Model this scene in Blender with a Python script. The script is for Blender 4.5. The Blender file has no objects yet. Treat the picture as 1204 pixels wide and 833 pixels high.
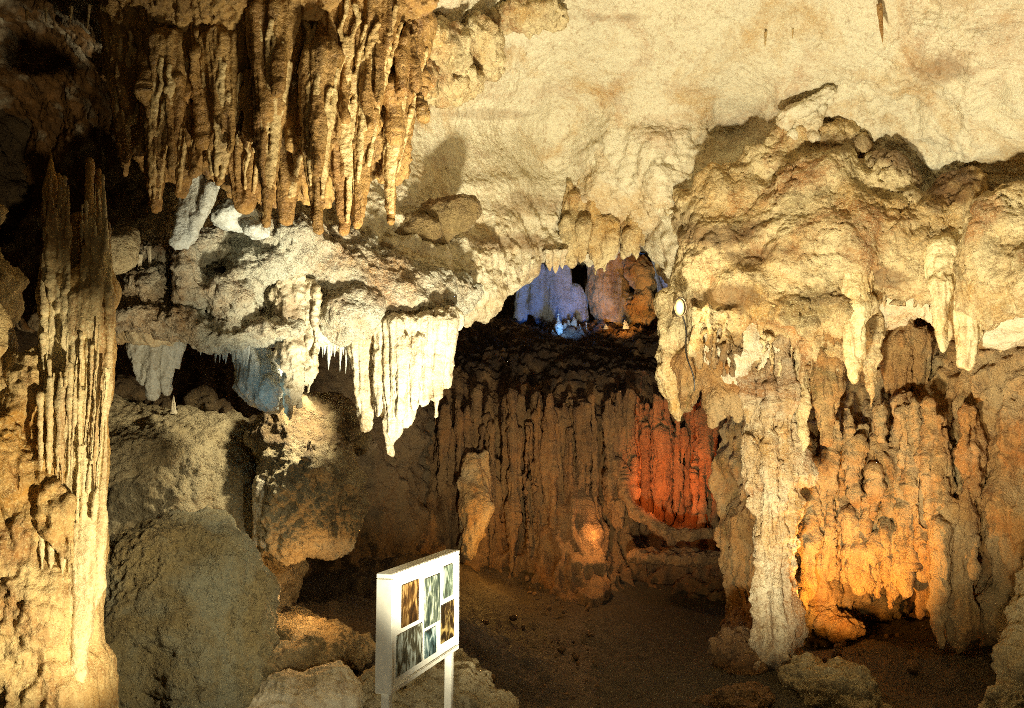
import bpy, math, random
import numpy as np
from mathutils import Vector

random.seed(7)
rng = np.random.default_rng(11)
C = bpy.context.scene.collection

# ------------------------------------------------------------------ camera geometry
F, CX, CY, PITCH, EYE = 1100.0, 602.0, 416.5, math.radians(5.04), 2.4
SP, CP = math.sin(PITCH), math.cos(PITCH)


def P(px, py, d):
    """point seen at photo pixel (px, py), at distance d straight ahead (world +Y)"""
    u = (px - CX) / F
    v = (CY - py) / F
    s = d / (CP - v * SP)
    return np.array((u * s, d, EYE + (SP + v * CP) * s))


def project(p):
    x, y, z = p[:, 0], p[:, 1], p[:, 2] - EYE
    f = y * CP + z * SP
    up = -y * SP + z * CP
    f = np.maximum(f, 0.05)
    return CX + F * x / f, CY - F * up / f


# ------------------------------------------------------------------ noise
_perm = rng.permutation(4096).astype(np.int32)
_grad = rng.normal(size=(4096, 3)).astype(np.float32)
_grad /= np.linalg.norm(_grad, axis=1)[:, None]
_jit = rng.random((4096, 3)).astype(np.float32)


def _hash(ix, iy, iz):
    h = _perm[ix & 4095]
    h = _perm[(h + iy) & 4095]
    return _perm[(h + iz) & 4095]


def perlin(p):
    p = np.asarray(p, dtype=np.float32)
    i = np.floor(p).astype(np.int32)
    f = p - i
    w = f * f * f * (f * (f * 6 - 15) + 10)
    out = 0
    for dx in (0, 1):
        wx = w[:, 0] if dx else 1 - w[:, 0]
        for dy in (0, 1):
            wy = w[:, 1] if dy else 1 - w[:, 1]
            for dz in (0, 1):
                wz = w[:, 2] if dz else 1 - w[:, 2]
                g = _grad[_hash(i[:, 0] + dx, i[:, 1] + dy, i[:, 2] + dz)]
                out = out + wx * wy * wz * (g[:, 0] * (f[:, 0] - dx) + g[:, 1] * (f[:, 1] - dy) + g[:, 2] * (f[:, 2] - dz))
    return out * 1.5


def fbm(p, octv=4, gain=0.5):
    a, s, out = 1.0, 1.0, 0
    for k in range(octv):
        out = out + a * perlin(p * s + 17.3 * k)
        a *= gain
        s *= 2.03
    return out


def ridged(p, octv=3, gain=0.5):
    a, s, out = 1.0, 1.0, 0
    for k in range(octv):
        out = out + a * (1 - 2 * np.abs(perlin(p * s + 9.1 * k)))
        a *= gain
        s *= 2.1
    return out


def worley(p):
    p = np.asarray(p, dtype=np.float32)
    i = np.floor(p).astype(np.int32)
    f = p - i
    best = np.full(len(p), 9.0, np.float32)
    for dx in (-1, 0, 1):
        for dy in (-1, 0, 1):
            for dz in (-1, 0, 1):
                j = _jit[_hash(i[:, 0] + dx, i[:, 1] + dy, i[:, 2] + dz)]
                q = (f - j - np.array((dx, dy, dz), np.float32))
                best = np.minimum(best, (q * q).sum(1))
    return np.sqrt(best)


def displacement(p, st):
    """scalar offset along the normal, style st"""
    d = np.zeros(len(p), np.float32)
    if 'warp' in st:
        f, a = st['warp']
        p = p + np.stack([perlin(p * f + 3.1), perlin(p * f + 41.7), perlin(p * f + 77.2)], 1) * a
    if 'lump' in st:
        f, a = st['lump']
        d += a * fbm(p * f, 3)
    if 'rough' in st:
        f, a = st['rough']
        d += a * fbm(p * f + 5.5, 4, 0.55)
    if 'ridge' in st:
        f, a = st['ridge']
        d += a * (ridged(p * f + 2.2, 3) - 0.5)
    if 'rib' in st:
        f, a, sz = st['rib']
        q = p * np.array((f, f, f * sz), np.float32)
        q = q + 0.35 * np.stack([perlin(p * 1.7), perlin(p * 1.7 + 31), np.zeros(len(p))], 1)
        d += a * (ridged(q, 2, 0.55) - 0.4)
    if 'drip' in st:
        f, a, sz = st['drip']
        q = p * np.array((f, f, f * sz), np.float32)
        w = worley(q)
        d += a * (0.55 - w)
    if 'coral' in st:
        f, a = st['coral']
        d += a * (0.5 - worley(p * f))
    if 'crack' in st:
        f, a = st['crack']
        q = p * f + 0.5 * fbm(p * f * 2.3, 2)[:, None]
        d -= a * np.clip(1 - np.abs(perlin(q)) * 14, 0, 1) * np.clip(0.3 + 1.5 * perlin(p * f * 0.7 + 50), 0, 1)
    if 'pit' in st:
        f, a = st['pit']
        d -= a * np.clip(0.42 - worley(p * f), 0, 1) * 2.4
    return d


# ------------------------------------------------------------------ meshes
def mesh_np(name, v, q):
    me = bpy.data.meshes.new(name)
    me.vertices.add(len(v))
    me.vertices.foreach_set('co', np.ascontiguousarray(v, np.float32).ravel())
    k = q.shape[1]
    me.loops.add(q.size)
    me.loops.foreach_set('vertex_index', np.ascontiguousarray(q, np.int32).ravel())
    me.polygons.add(len(q))
    me.polygons.foreach_set('loop_start', np.arange(0, q.size, k, dtype=np.int32))
    me.polygons.foreach_set('use_smooth', np.ones(len(q), bool))
    me.update(calc_edges=True)
    return me


def normals(v, q):
    a = v[q[:, 2]] - v[q[:, 0]]
    b = v[q[:, 3]] - v[q[:, 1]]
    n = np.cross(a, b)
    out = np.stack([sum(np.bincount(q[:, c], n[:, k], len(v)) for c in range(4)) for k in range(3)], 1)
    return out / (np.linalg.norm(out, axis=1)[:, None] + 1e-9)


def link(name, me, mat=None, parent=None):
    o = bpy.data.objects.new(name, me)
    C.objects.link(o)
    if mat:
        me.materials.append(mat)
    if parent:
        o.parent = parent
        o.matrix_parent_inverse.identity()
    return o


def tag(o, label, cat, group=None):
    o['label'] = label
    o['category'] = cat
    if group:
        o['group'] = group
    return o


def structure(o):
    o['kind'] = 'structure'
    return o


def finish(name, v, q, st, mat, stain=None, bumps=None, parent=None, flip=None, centre=False, st2=None, mask=None):
    v = np.asarray(v, np.float32)
    n = normals(v, q)
    if flip is not None and float((n * (np.array((0, 3.0, 2.4)) - v)).sum(1).mean()) < 0:      # sheets face the room
        n = -n
        q = q[:, ::-1]
    if bumps:
        px, py = project(v)
        b = np.zeros(len(v), np.float32)
        for bx, by, rx, ry, a in bumps:
            b += a * np.exp(-((px - bx) / rx) ** 2 - ((py - by) / ry) ** 2)
        v = v + n * b[:, None]
        n = normals(v, q)
    d = displacement(v, st)
    if st2:
        px, py = project(v)
        m = np.zeros(len(v), np.float32)
        for bx, by, rx, ry in mask:
            m = np.maximum(m, np.clip(1.6 - ((px - bx) / rx) ** 2 - ((py - by) / ry) ** 2, 0, 1))
        d = d * (1 - m) + displacement(v, st2) * m
    v = v + n * d[:, None].astype(np.float32)
    if 'fine' in st:                       # second pass with the new normals
        f, a = st['fine']
        n = normals(v, q)
        v = v + n * (a * fbm(v * f, 3, 0.6))[:, None]
    s = None
    if stain is not None:
        px, py = project(v)
        s = np.zeros(len(v), np.float32)
        w = fbm(v * 3.0, 4, 0.6)
        for bx, by, rx, ry, a in stain:
            e = ((px - bx) / rx) ** 2 + ((py - by) / ry) ** 2
            s = np.maximum(s, a * np.clip(1.25 - e + 0.9 * w, 0, 1))
    loc = None
    if centre:
        loc = np.array((v[:, 0].mean(), v[:, 1].mean(), v[:, 2].min()))
        v = v - loc
    me = mesh_np(name, v, q)
    if s is not None:
        at = me.attributes.new('stain', 'FLOAT', 'POINT')
        at.data.foreach_set('value', s)
    o = link(name, me, mat, parent)
    if loc is not None:
        o.location = loc
    return o


# ---- lofted sheets ------------------------------------------------
def catmull(pts, sub):
    """pts (n, ..., 3) interpolated along axis 0, sub[i] steps in interval i"""
    out = []
    n = len(pts)
    for i in range(n - 1):
        p1, p2 = pts[i], pts[i + 1]
        p0 = pts[i - 1] if i > 0 else 2 * p1 - p2
        p3 = pts[i + 2] if i + 2 < n else 2 * p2 - p1
        e01, e12, e23 = [np.linalg.norm(b_ - a_, axis=-1, keepdims=True) + 1e-6 for a_, b_ in ((p0, p1), (p1, p2), (p2, p3))]
        m1 = 0.85 * e12 * ((p2 - p1) / e12 * e01 + (p1 - p0) / e01 * e12) / (e01 + e12)
        m2 = 0.85 * e12 * ((p3 - p2) / e23 * e12 + (p2 - p1) / e12 * e23) / (e12 + e23)
        for k in range(sub[i]):
            t = k / sub[i]
            out.append((2 * t**3 - 3 * t**2 + 1) * p1 + (t**3 - 2 * t**2 + t) * m1 + (-2 * t**3 + 3 * t**2) * p2 + (t**3 - t**2) * m2)
    out.append(pts[-1])
    return np.array(out)


def grid_quads(nu, nv):
    i = np.arange(nu * nv).reshape(nu, nv)
    return np.stack([i[:-1, :-1], i[1:, :-1], i[1:, 1:], i[:-1, 1:]], -1).reshape(-1, 4)


def auto_sub(ctrl, axis, step_px, lo=1, hi=400):
    """how many steps each interval needs so that a step is about step_px pixels of the picture"""
    c = np.moveaxis(ctrl, axis, 0)
    subs = []
    for i in range(len(c) - 1):
        a, b = c[i].reshape(-1, 3), c[i + 1].reshape(-1, 3)
        L = np.linalg.norm(b - a, axis=1)
        dep = np.maximum(1.5, np.minimum(a[:, 1], b[:, 1]))
        subs.append(int(np.clip(np.median(L / dep) * F / step_px, lo, hi)))
    return subs


def sheet(name, cols, st, mat, step=2.2, stain=None, bumps=None, flip=False, offscreen=None, centre=False, st2=None, mask=None):
    ctrl = np.array([[p for p in col] for col in cols], dtype=np.float64)      # (nu, nv, 3)
    su = auto_sub(ctrl, 0, step)
    sv = auto_sub(ctrl, 1, step)
    if offscreen:
        for k in offscreen.get('u', ()):
            su[k] = max(2, su[k] // 6)
        for k in offscreen.get('v', ()):
            sv[k] = max(2, sv[k] // 6)
    g = catmull(ctrl, su)
    g = catmull(np.moveaxis(g, 1, 0), sv)                                       # (NV, NU, 3)
    nv, nu = g.shape[:2]
    return finish(name, g.reshape(-1, 3), grid_quads(nv, nu), st, mat, stain, bumps, flip=flip, centre=centre, st2=st2, mask=mask)


# ---- solid formations: blended solids turned into one closed surface ------------------
class Solid:
    def __init__(self, k=0.04):
        self.prims = []
        self.k = k

    def cone(self, a, b, ra, rb, sq=None, k=None):
        self.prims.append(('c', np.array(a, float), np.array(b, float), ra, rb, sq, self.k if k is None else k))
        return self

    def pcone(self, x0, y0, r0, x1, y1, r1, d0, d1=None, sq=None, k=None):
        d1 = d0 if d1 is None else d1
        return self.cone(P(x0, y0, d0), P(x1, y1, d1), r0 * d0 / F, r1 * d1 / F, sq, k)

    def ell(self, c, r, rot=0.0, k=None, tilt=0.0):
        self.prims.append(('e', np.array(c, float), np.array(r, float), rot, tilt, None, self.k if k is None else k))
        return self

    def pell(self, x, y, rx, ry, d, rd=None, rot=0.0, k=None, tilt=0.0):
        s = d / F
        return self.ell(P(x, y, d), (rx * s, (rd if rd else 0.5 * (rx + ry) * s), ry * s), rot, k, tilt)

    def box_of(self, p):
        if p[0] == 'c':
            r = max(p[3], p[4]) * (1.0 if p[5] is None else max(1, p[5][0]))
            return np.minimum(p[1], p[2]) - r, np.maximum(p[1], p[2]) + r
        r = p[2].max() if (p[3] or p[4]) else p[2]
        return p[1] - r, p[1] + r

    def mesh(self, h):
        lo = np.min([self.box_of(p)[0] for p in self.prims], 0) - 4 * h
        hi = np.max([self.box_of(p)[1] for p in self.prims], 0) + 4 * h
        n = np.ceil((hi - lo) / h).astype(int) + 1
        D = np.full(n, 1.0, np.float32)
        ax = [lo[i] + h * np.arange(n[i]) for i in range(3)]
        for p in self.prims:
            k = p[6]
            m = k + 3 * h + 0.02
            a, b = self.box_of(p)
            i0 = np.clip(np.floor((a - m - lo) / h).astype(int), 0, n)
            i1 = np.clip(np.ceil((b + m - lo) / h).astype(int) + 1, 0, n)
            sl = tuple(slice(i0[i], i1[i]) for i in range(3))
            X = (ax[0][sl[0]][:, None, None]).astype(np.float32)
            Y = (ax[1][sl[1]][None, :, None]).astype(np.float32)
            Z = (ax[2][sl[2]][None, None, :]).astype(np.float32)
            if p[0] == 'c':
                _, A, B, ra, rb, sq, _ = p
                ba = B - A
                L2 = max(1e-9, float(ba @ ba))
                t = np.clip(((X - A[0]) * ba[0] + (Y - A[1]) * ba[1] + (Z - A[2]) * ba[2]) / L2, 0, 1)
                qx = X - A[0] - t * ba[0]
                qy = Y - A[1] - t * ba[1]
                qz = Z - A[2] - t * ba[2]
                if sq:                               # stretched sideways: a curtain; sq = (factor, angle)
                    c, s_ = math.cos(sq[1]), math.sin(sq[1])
                    ux = (qx * c + qy * s_) / sq[0]
                    uy = -qx * s_ + qy * c
                    qx, qy = ux, uy
                d = np.sqrt(qx * qx + qy * qy + qz * qz) - (ra + (rb - ra) * t)
            else:
                _, c, r, rot, tilt, _, _ = p
                qx, qy, qz = X - c[0], Y - c[1], Z - c[2]
                if rot:
                    cc, ss = math.cos(rot), math.sin(rot)
                    qx, qy = qx * cc + qy * ss, -qx * ss + qy * cc
                if tilt:
                    cc, ss = math.cos(tilt), math.sin(tilt)
                    qx, qz = qx * cc + qz * ss, -qx * ss + qz * cc
                k0 = np.sqrt((qx / r[0])**2 + (qy / r[1])**2 + (qz / r[2])**2)
                k1 = np.sqrt((qx / r[0]**2)**2 + (qy / r[1]**2)**2 + (qz / r[2]**2)**2) + 1e-6
                d = k0 * (k0 - 1) / k1
            o = D[sl]
            w = np.clip(0.5 + 0.5 * (d - o) / k, 0, 1)
            D[sl] = d * (1 - w) + o * w - k * w * (1 - w)
        return surface_nets(D, lo, h)

    def build(self, name, mat, st, h=0.015, stain=None, parent=None, bumps=None, st2=None, mask=None):
        v, q = self.mesh(h)
        return finish(name, v, q, st, mat, stain, bumps, parent=parent, centre=parent is None, st2=st2, mask=mask)


def surface_nets(D, lo, h):
    S = D < 0
    n = np.array(D.shape)
    cnt = np.zeros(n - 1, np.int8)
    for i in (0, 1):
        for j in (0, 1):
            for k in (0, 1):
                cnt += S[i:n[0] - 1 + i, j:n[1] - 1 + j, k:n[2] - 1 + k]
    cell = np.argwhere((cnt > 0) & (cnt < 8))
    idx = np.full(n - 1, -1, np.int32)
    idx[cell[:, 0], cell[:, 1], cell[:, 2]] = np.arange(len(cell))
    cor = [(i, j, k) for i in (0, 1) for j in (0, 1) for k in (0, 1)]
    val = [D[cell[:, 0] + c[0], cell[:, 1] + c[1], cell[:, 2] + c[2]] for c in cor]
    acc = np.zeros((len(cell), 3), np.float32)
    num = np.zeros(len(cell), np.float32)
    for a in range(8):
        for b in range(a + 1, 8):
            dif = np.abs(np.array(cor[a]) - np.array(cor[b])).sum()
            if dif != 1:
                continue
            m = (val[a] < 0) != (val[b] < 0)
            t = np.where(m, val[a] / np.where(m, val[a] - val[b], 1), 0)
            pt = np.array(cor[a], np.float32) + t[:, None] * (np.array(cor[b]) - np.array(cor[a]))
            acc += np.where(m[:, None], pt, 0)
            num += m
    v = (cell + acc / num[:, None]) * h + lo
    quads = []
    for ax in range(3):
        u, w = (ax + 1) % 3, (ax + 2) % 3
        s0 = [slice(None)] * 3
        s1 = [slice(None)] * 3
        s0[ax] = slice(0, -1)
        s1[ax] = slice(1, None)
        for s in (s0, s1):
            s[u] = slice(1, -1)
            s[w] = slice(1, -1)
        A, B = S[tuple(s0)], S[tuple(s1)]
        for neg in (True, False):
            e = np.argwhere(A & ~B) if neg else np.argwhere(~A & B)
            e[:, u] += 1
            e[:, w] += 1
            q = []
            for du, dw in ((-1, -1), (0, -1), (0, 0), (-1, 0)):
                c = e.copy()
                c[:, u] += du
                c[:, w] += dw
                q.append(idx[c[:, 0], c[:, 1], c[:, 2]])
            q = np.stack(q, 1)
            quads.append(q if neg else q[:, ::-1])
    return v, np.concatenate(quads)


# ------------------------------------------------------------------ materials
def rock_mat(name, pale, ochre, brown, stain=(0.10, 0.05, 0.018), scale=1.0, ochre_amt=0.5, streak=0.35, speck=0.3,
             bump=0.5, rough=0.62, coat=0.0, tint=None, tint_amt=0.0, rust=0.0, olive=0.0, pits=0.5):
    m = bpy.data.materials.new(name)
    m.use_nodes = True
    nt = m.node_tree
    N, L = nt.nodes, nt.links
    bs = N['Principled BSDF']

    def node(t, **kw):
        x = N.new(t)
        for k, v in kw.items():
            if k in x.inputs:
                x.inputs[k].default_value = v
            else:
                setattr(x, k, v)
        return x

    geo = node('ShaderNodeNewGeometry')
    pos = geo.outputs['Position']

    def noise(s, detail=6, rough_=0.6, vec=None, dist=0.0):
        x = node('ShaderNodeTexNoise', Scale=s, Detail=detail, Roughness=rough_, Distortion=dist)
        L.new(vec or pos, x.inputs['Vector'])
        return x.outputs['Fac']

    def ramp(v, a, b, lo=0.0, hi=1.0):
        x = node('ShaderNodeMapRange')
        L.new(v, x.inputs['Value'])
        x.inputs['From Min'].default_value = a
        x.inputs['From Max'].default_value = b
        x.inputs['To Min'].default_value = lo
        x.inputs['To Max'].default_value = hi
        return x.outputs['Result']

    def mix(f, a, b, mode='MIX'):
        x = node('ShaderNodeMix', data_type='RGBA', blend_type=mode)
        for sock, v in ((x.inputs[0], f), (x.inputs[6], a), (x.inputs[7], b)):
            if hasattr(v, 'is_output'):
                L.new(v, sock)
            elif isinstance(v, (int, float)):
                sock.default_value = v
            else:
                sock.default_value = (*v, 1)
        return x.outputs[2]

    def math_(op, a, b):
        x = node('ShaderNodeMath', operation=op)
        for i, v in enumerate((a, b)):
            if hasattr(v, 'is_output'):
                L.new(v, x.inputs[i])
            else:
                x.inputs[i].default_value = v
        return x.outputs[0]

    mp = node('ShaderNodeMapping')
    L.new(pos, mp.inputs['Vector'])
    mp.inputs['Scale'].default_value = (9 * scale, 9 * scale, 0.9 * scale)
    col = mix(ramp(noise(1.1 * scale, 6, 0.65, dist=0.6), 0.62 - 0.34 * ochre_amt, 0.80 - 0.30 * ochre_amt), pale, ochre)
    col = mix(math_('MULTIPLY', ramp(noise(1.0, 5, 0.6, mp.outputs['Vector']), 0.52, 0.68), streak), col, brown)
    col = mix(math_('MULTIPLY', ramp(noise(2.6 * scale, 6, 0.72, dist=0.3), 0.55, 0.66), 0.75 * ochre_amt), col, brown)
    col = mix(math_('MULTIPLY', ramp(noise(19 * scale, 7, 0.8, dist=0.4), 0.51, 0.63), min(1.0, speck * 1.7)), col, brown)
    if rust:
        col = mix(math_('MULTIPLY', ramp(noise(0.9 * scale, 6, 0.68, dist=1.4), 0.53, 0.64), rust), col, mix(ramp(noise(8, 6, 0.7), .4, .6), (0.42, 0.17, 0.035), (0.24, 0.095, 0.025)))
    if olive:
        col = mix(math_('MULTIPLY', ramp(noise(1.3 * scale, 6, 0.72, dist=0.9), 0.54, 0.62), olive), col, mix(ramp(noise(11, 6, 0.7), .4, .6), (0.20, 0.145, 0.045), (0.10, 0.062, 0.02)))
    vo = node('ShaderNodeTexVoronoi', Scale=13.0)
    vd = node('ShaderNodeMix', data_type='VECTOR')
    vd.inputs[0].default_value = 0.06
    nz = node('ShaderNodeTexNoise', Scale=9.0, Detail=4)
    L.new(pos, nz.inputs['Vector'])
    L.new(pos, vd.inputs[4])
    L.new(nz.outputs['Color'], vd.inputs[5])
    L.new(vd.outputs[1], vo.inputs['Vector'])
    pit = math_('MULTIPLY', ramp(vo.outputs['Distance'], 0.30, 0.16), ramp(noise(2.2, 5, 0.6), 0.47, 0.60))
    col = mix(math_('MULTIPLY', pit, pits), col, brown)
    if tint:
        col = mix(math_('MULTIPLY', ramp(noise(1.7 * scale, 7, 0.65, dist=0.5), 0.46, 0.60), tint_amt), col, tint)
    col = mix(ramp(noise(48 * scale, 4, 0.8), 0.54, 0.66, 0.0, 0.45), col, brown)
    col = mix(ramp(noise(70 * scale, 3, 0.7), 0.52, 0.68, 0.0, 0.55), col, tuple(min(0.9, c * 1.35 + 0.03) for c in pale))
    at = node('ShaderNodeAttribute', attribute_name='stain')
    col = mix(at.outputs['Fac'], col, mix(ramp(noise(9 * scale, 6, 0.7), 0.38, 0.62), stain, brown))
    L.new(col, bs.inputs['Base Color'])
    L.new(ramp(noise(7 * scale, 6, 0.7), 0.35, 0.65, rough - 0.16, rough + 0.16), bs.inputs['Roughness'])
    bs.inputs['Specular IOR Level'].default_value = 0.45
    if coat:
        bs.inputs['Coat Weight'].default_value = coat
        bs.inputs['Coat Roughness'].default_value = 0.3
    h = math_('ADD', noise(24, 6, 0.78), math_('MULTIPLY', ramp(noise(55, 3, 0.6), 0.35, 0.6), 0.22))
    h = math_('SUBTRACT', h, math_('MULTIPLY', pit, 0.25))
    b = node('ShaderNodeBump', Strength=bump, Distance=0.07)
    L.new(h, b.inputs['Height'])
    L.new(b.outputs['Normal'], bs.inputs['Normal'])
    return m


def plain_mat(name, col, rough=0.5, metal=0.0, emit=None, estr=0.0, grain=0.06):
    m = bpy.data.materials.new(name)
    m.use_nodes = True
    nt = m.node_tree
    bs = nt.nodes['Principled BSDF']
    t = nt.nodes.new('ShaderNodeTexNoise')
    t.inputs['Scale'].default_value = 22
    t.inputs['Detail'].default_value = 7
    g = nt.nodes.new('ShaderNodeNewGeometry')
    nt.links.new(g.outputs['Position'], t.inputs['Vector'])
    x = nt.nodes.new('ShaderNodeMix')
    x.data_type = 'RGBA'
    x.inputs[6].default_value = (*[c * (1 - grain * 2) for c in col], 1)
    x.inputs[7].default_value = (*[min(1, c * (1 + grain)) for c in col], 1)
    nt.links.new(t.outputs['Fac'], x.inputs[0])
    nt.links.new(x.outputs[2], bs.inputs['Base Color'])
    bs.inputs['Roughness'].default_value = rough
    bs.inputs['Metallic'].default_value = metal
    if emit:
        bs.inputs['Emission Color'].default_value = (*emit, 1)
        bs.inputs['Emission Strength'].default_value = estr
    return m


M_CEIL = rock_mat('pale_limestone', (0.71, 0.64, 0.45), (0.52, 0.33, 0.12), (0.27, 0.13, 0.035), stain=(0.15, 0.075, 0.02),
                  ochre_amt=0.30, streak=0.08, speck=0.25, bump=0.5, rust=0.35, olive=0.12, pits=0.4)
M_LEDGE = rock_mat('mottled_white_rock', (0.64, 0.60, 0.45), (0.48, 0.29, 0.12), (0.17, 0.09, 0.035), ochre_amt=0.5, streak=0.15, speck=0.5, bump=0.8,
                   tint=(0.54, 0.60, 0.52), tint_amt=0.45, rust=0.5, olive=0.5)
M_DRAPE = rock_mat('brown_drapery_rock', (0.45, 0.27, 0.085), (0.30, 0.15, 0.035), (0.10, 0.046, 0.014), ochre_amt=0.6, streak=0.75, rust=0.35, olive=0.4,
                   bump=0.5, rough=0.5)
M_COL = rock_mat('golden_flowstone', (0.70, 0.53, 0.25), (0.54, 0.29, 0.06), (0.25, 0.11, 0.025), rust=0.6, olive=0.4, ochre_amt=0.65, streak=0.5, bump=0.5,
                 rough=0.5)
M_WHITE = rock_mat('white_calcite', (0.62, 0.55, 0.39), (0.50, 0.34, 0.15), (0.22, 0.12, 0.05), ochre_amt=0.35, streak=0.45, speck=0.15,
                   bump=0.4, rough=0.45)
M_MASS = rock_mat('cream_ochre_rock', (0.72, 0.58, 0.32), (0.50, 0.29, 0.08), (0.19, 0.095, 0.03), rust=0.8, olive=0.6, ochre_amt=0.46, streak=0.3,
                  speck=0.4, bump=0.6)
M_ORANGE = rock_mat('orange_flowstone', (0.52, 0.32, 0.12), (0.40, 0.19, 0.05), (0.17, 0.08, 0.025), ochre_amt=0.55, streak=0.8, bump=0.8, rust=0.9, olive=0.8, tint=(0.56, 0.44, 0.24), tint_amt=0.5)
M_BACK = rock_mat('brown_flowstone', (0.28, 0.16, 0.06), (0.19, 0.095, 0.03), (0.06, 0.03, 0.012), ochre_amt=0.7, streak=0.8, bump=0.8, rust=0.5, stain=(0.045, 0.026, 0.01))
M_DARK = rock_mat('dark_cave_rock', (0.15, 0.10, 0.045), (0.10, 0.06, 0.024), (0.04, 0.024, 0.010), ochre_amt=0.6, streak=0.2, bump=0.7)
M_MOUND = rock_mat('grey_green_rock', (0.30, 0.23, 0.10), (0.23, 0.155, 0.055), (0.10, 0.07, 0.026), ochre_amt=0.5, streak=0.1, speck=0.5,
                   bump=0.8, tint=(0.32, 0.34, 0.25), tint_amt=0.55)
M_SLOPE = rock_mat('tan_dusty_rock', (0.46, 0.38, 0.22), (0.34, 0.24, 0.10), (0.16, 0.10, 0.04), ochre_amt=0.45, streak=0.15, speck=0.5,
                   bump=0.7)
M_GROUND = rock_mat('dark_earth', (0.10, 0.07, 0.034), (0.075, 0.047, 0.02), (0.04, 0.025, 0.011), ochre_amt=0.5, streak=0.0, bump=0.8)
M_PATH = rock_mat('trodden_path', (0.085, 0.066, 0.033), (0.07, 0.05, 0.023), (0.045, 0.03, 0.013), ochre_amt=0.5, streak=0.0, speck=0.6, bump=0.8,
                  rough=0.75)
M_CREAM = rock_mat('cream_fluted_calcite', (0.80, 0.67, 0.38), (0.62, 0.38, 0.12), (0.32, 0.15, 0.04), ochre_amt=0.4, streak=0.8, speck=0.25, bump=0.4, rough=0.42, pits=0.15, rust=0.3)
M_PILLAR = rock_mat('crusted_cream_calcite', (0.66, 0.56, 0.37), (0.48, 0.28, 0.09), (0.20, 0.10, 0.035), ochre_amt=0.6, streak=0.7, speck=0.5, bump=0.7, rust=0.8, olive=0.4)
M_PALE = rock_mat('bluish_calcite', (0.62, 0.66, 0.62), (0.48, 0.46, 0.36), (0.20, 0.15, 0.08), ochre_amt=0.3, streak=0.3, bump=0.45)

# ------------------------------------------------------------------ THE SETTING: ceiling, walls, ground
ST_CEIL = dict(lump=(0.8, 0.11), rough=(3.2, 0.08), coral=(8.0, 0.03), pit=(5.0, 0.03), fine=(22, 0.014))
ST_VAULT = dict(lump=(0.8, 0.10), rough=(3.2, 0.018), crack=(0.8, 0.03), pit=(5.0, 0.010))
ST_WALL = dict(lump=(0.9, 0.15), rough=(3.0, 0.09), rib=(5.0, 0.06, 0.12), drip=(9, 0.05, 0.25), fine=(22, 0.014))
ST_ROUGH = dict(lump=(1.3, 0.14), rough=(4.0, 0.10), coral=(9, 0.06), fine=(25, 0.014))


def z_at(px, z, d):
    return np.array(((px - CX) / F * d, d, z))


CEIL = {
    -400: [(10, 5.0), (80, 5.6), (150, 6.0), (220, 6.2), (300, 6.4), (385, 6.6)],
    -150: [(10, 8.0), (80, 8.8), (150, 9.6), (220, 9.9), (300, 9.6), (385, 9.0)],
    0: [(10, 8.4), (80, 9.4), (150, 10.4), (220, 10.6), (300, 10.0), (380, 9.0)],
    90: [(10, 7.6), (80, 8.8), (150, 9.9), (220, 10.0), (300, 8.6), (385, 7.6)],
    150: [(10, 6.9), (80, 7.7), (150, 8.6), (220, 8.8), (290, 7.8), (392, 7.4)],
    200: [(10, 6.7), (80, 7.4), (150, 7.9), (220, 8.2), (290, 7.5), (395, 7.3)],
    300: [(10, 6.7), (80, 7.4), (150, 8.0), (220, 8.2), (280, 7.6), (400, 7.4)],
    400: [(10, 6.8), (80, 7.5), (150, 8.2), (220, 8.1), (290, 7.75), (402, 7.6)],
    470: [(10, 7.1), (70, 8.0), (140, 8.7), (220, 8.5), (300, 8.1), (390, 7.95)],
    530: [(10, 7.6), (80, 8.6), (140, 9.3), (220, 9.1), (300, 8.7), (370, 8.55)],
    600: [(10, 8.6), (80, 9.3), (140, 9.9), (220, 9.75), (290, 9.5), (335, 9.45)],
    650: [(10, 8.8), (80, 9.5), (140, 10.3), (200, 10.5), (260, 10.3), (300, 10.2)],
    700: [(10, 8.8), (80, 9.5), (140, 10.1), (200, 10.3), (260, 10.5), (303, 10.6)],
    750: [(10, 8.8), (80, 9.4), (145, 9.9), (200, 10.0), (250, 10.3), (290, 10.5)],
    800: [(10, 8.7), (80, 9.3), (150, 9.9), (200, 9.9), (280, 9.8), (370, 9.8)],
    860: [(10, 8.6), (80, 9.3), (158, 10.3), (200, 9.7), (300, 9.4), (430, 9.5)],
    930: [(10, 8.4), (80, 9.0), (135, 9.5), (185, 9.6), (300, 9.5), (405, 9.5)],
    1000: [(10, 8.2), (60, 8.6), (120, 9.1), (168, 9.3), (300, 9.4), (412, 9.4)],
    1080: [(10, 8.0), (60, 8.2), (125, 8.8), (195, 9.2), (280, 9.2), (362, 9.2)],
    1150: [(10, 7.6), (60, 7.9), (125, 8.4), (205, 8.9), (280, 8.8), (395, 8.8)],
    1300: [(10, 7.0), (60, 7.2), (130, 7.6), (200, 8.2), (280, 8.0), (400, 8.0)],
    1600: [(10, 6.0), (60, 6.2), (130, 6.4), (200, 6.6), (280, 6.6), (400, 6.6)],
}
cols = []
for px, rows in CEIL.items():
    r = [P(px, y, d) for y, d in rows]
    lip = r[-1]
    top = r[0]
    col = [z_at(px, top[2] + 0.5, 0.6), z_at(px, top[2] + 0.3, 3.2)] + r
    back = lambda dd, dz: np.array((lip[0] * (1 + dd / lip[1]), lip[1] + dd, lip[2] + dz))
    col += [back(0.5, 0.15), back(1.3, 0.9), back(2.6, 1.6), z_at(px, 5.9, 15.0), z_at(px, 6.4, 22.0)]
    cols.append(col)
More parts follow.
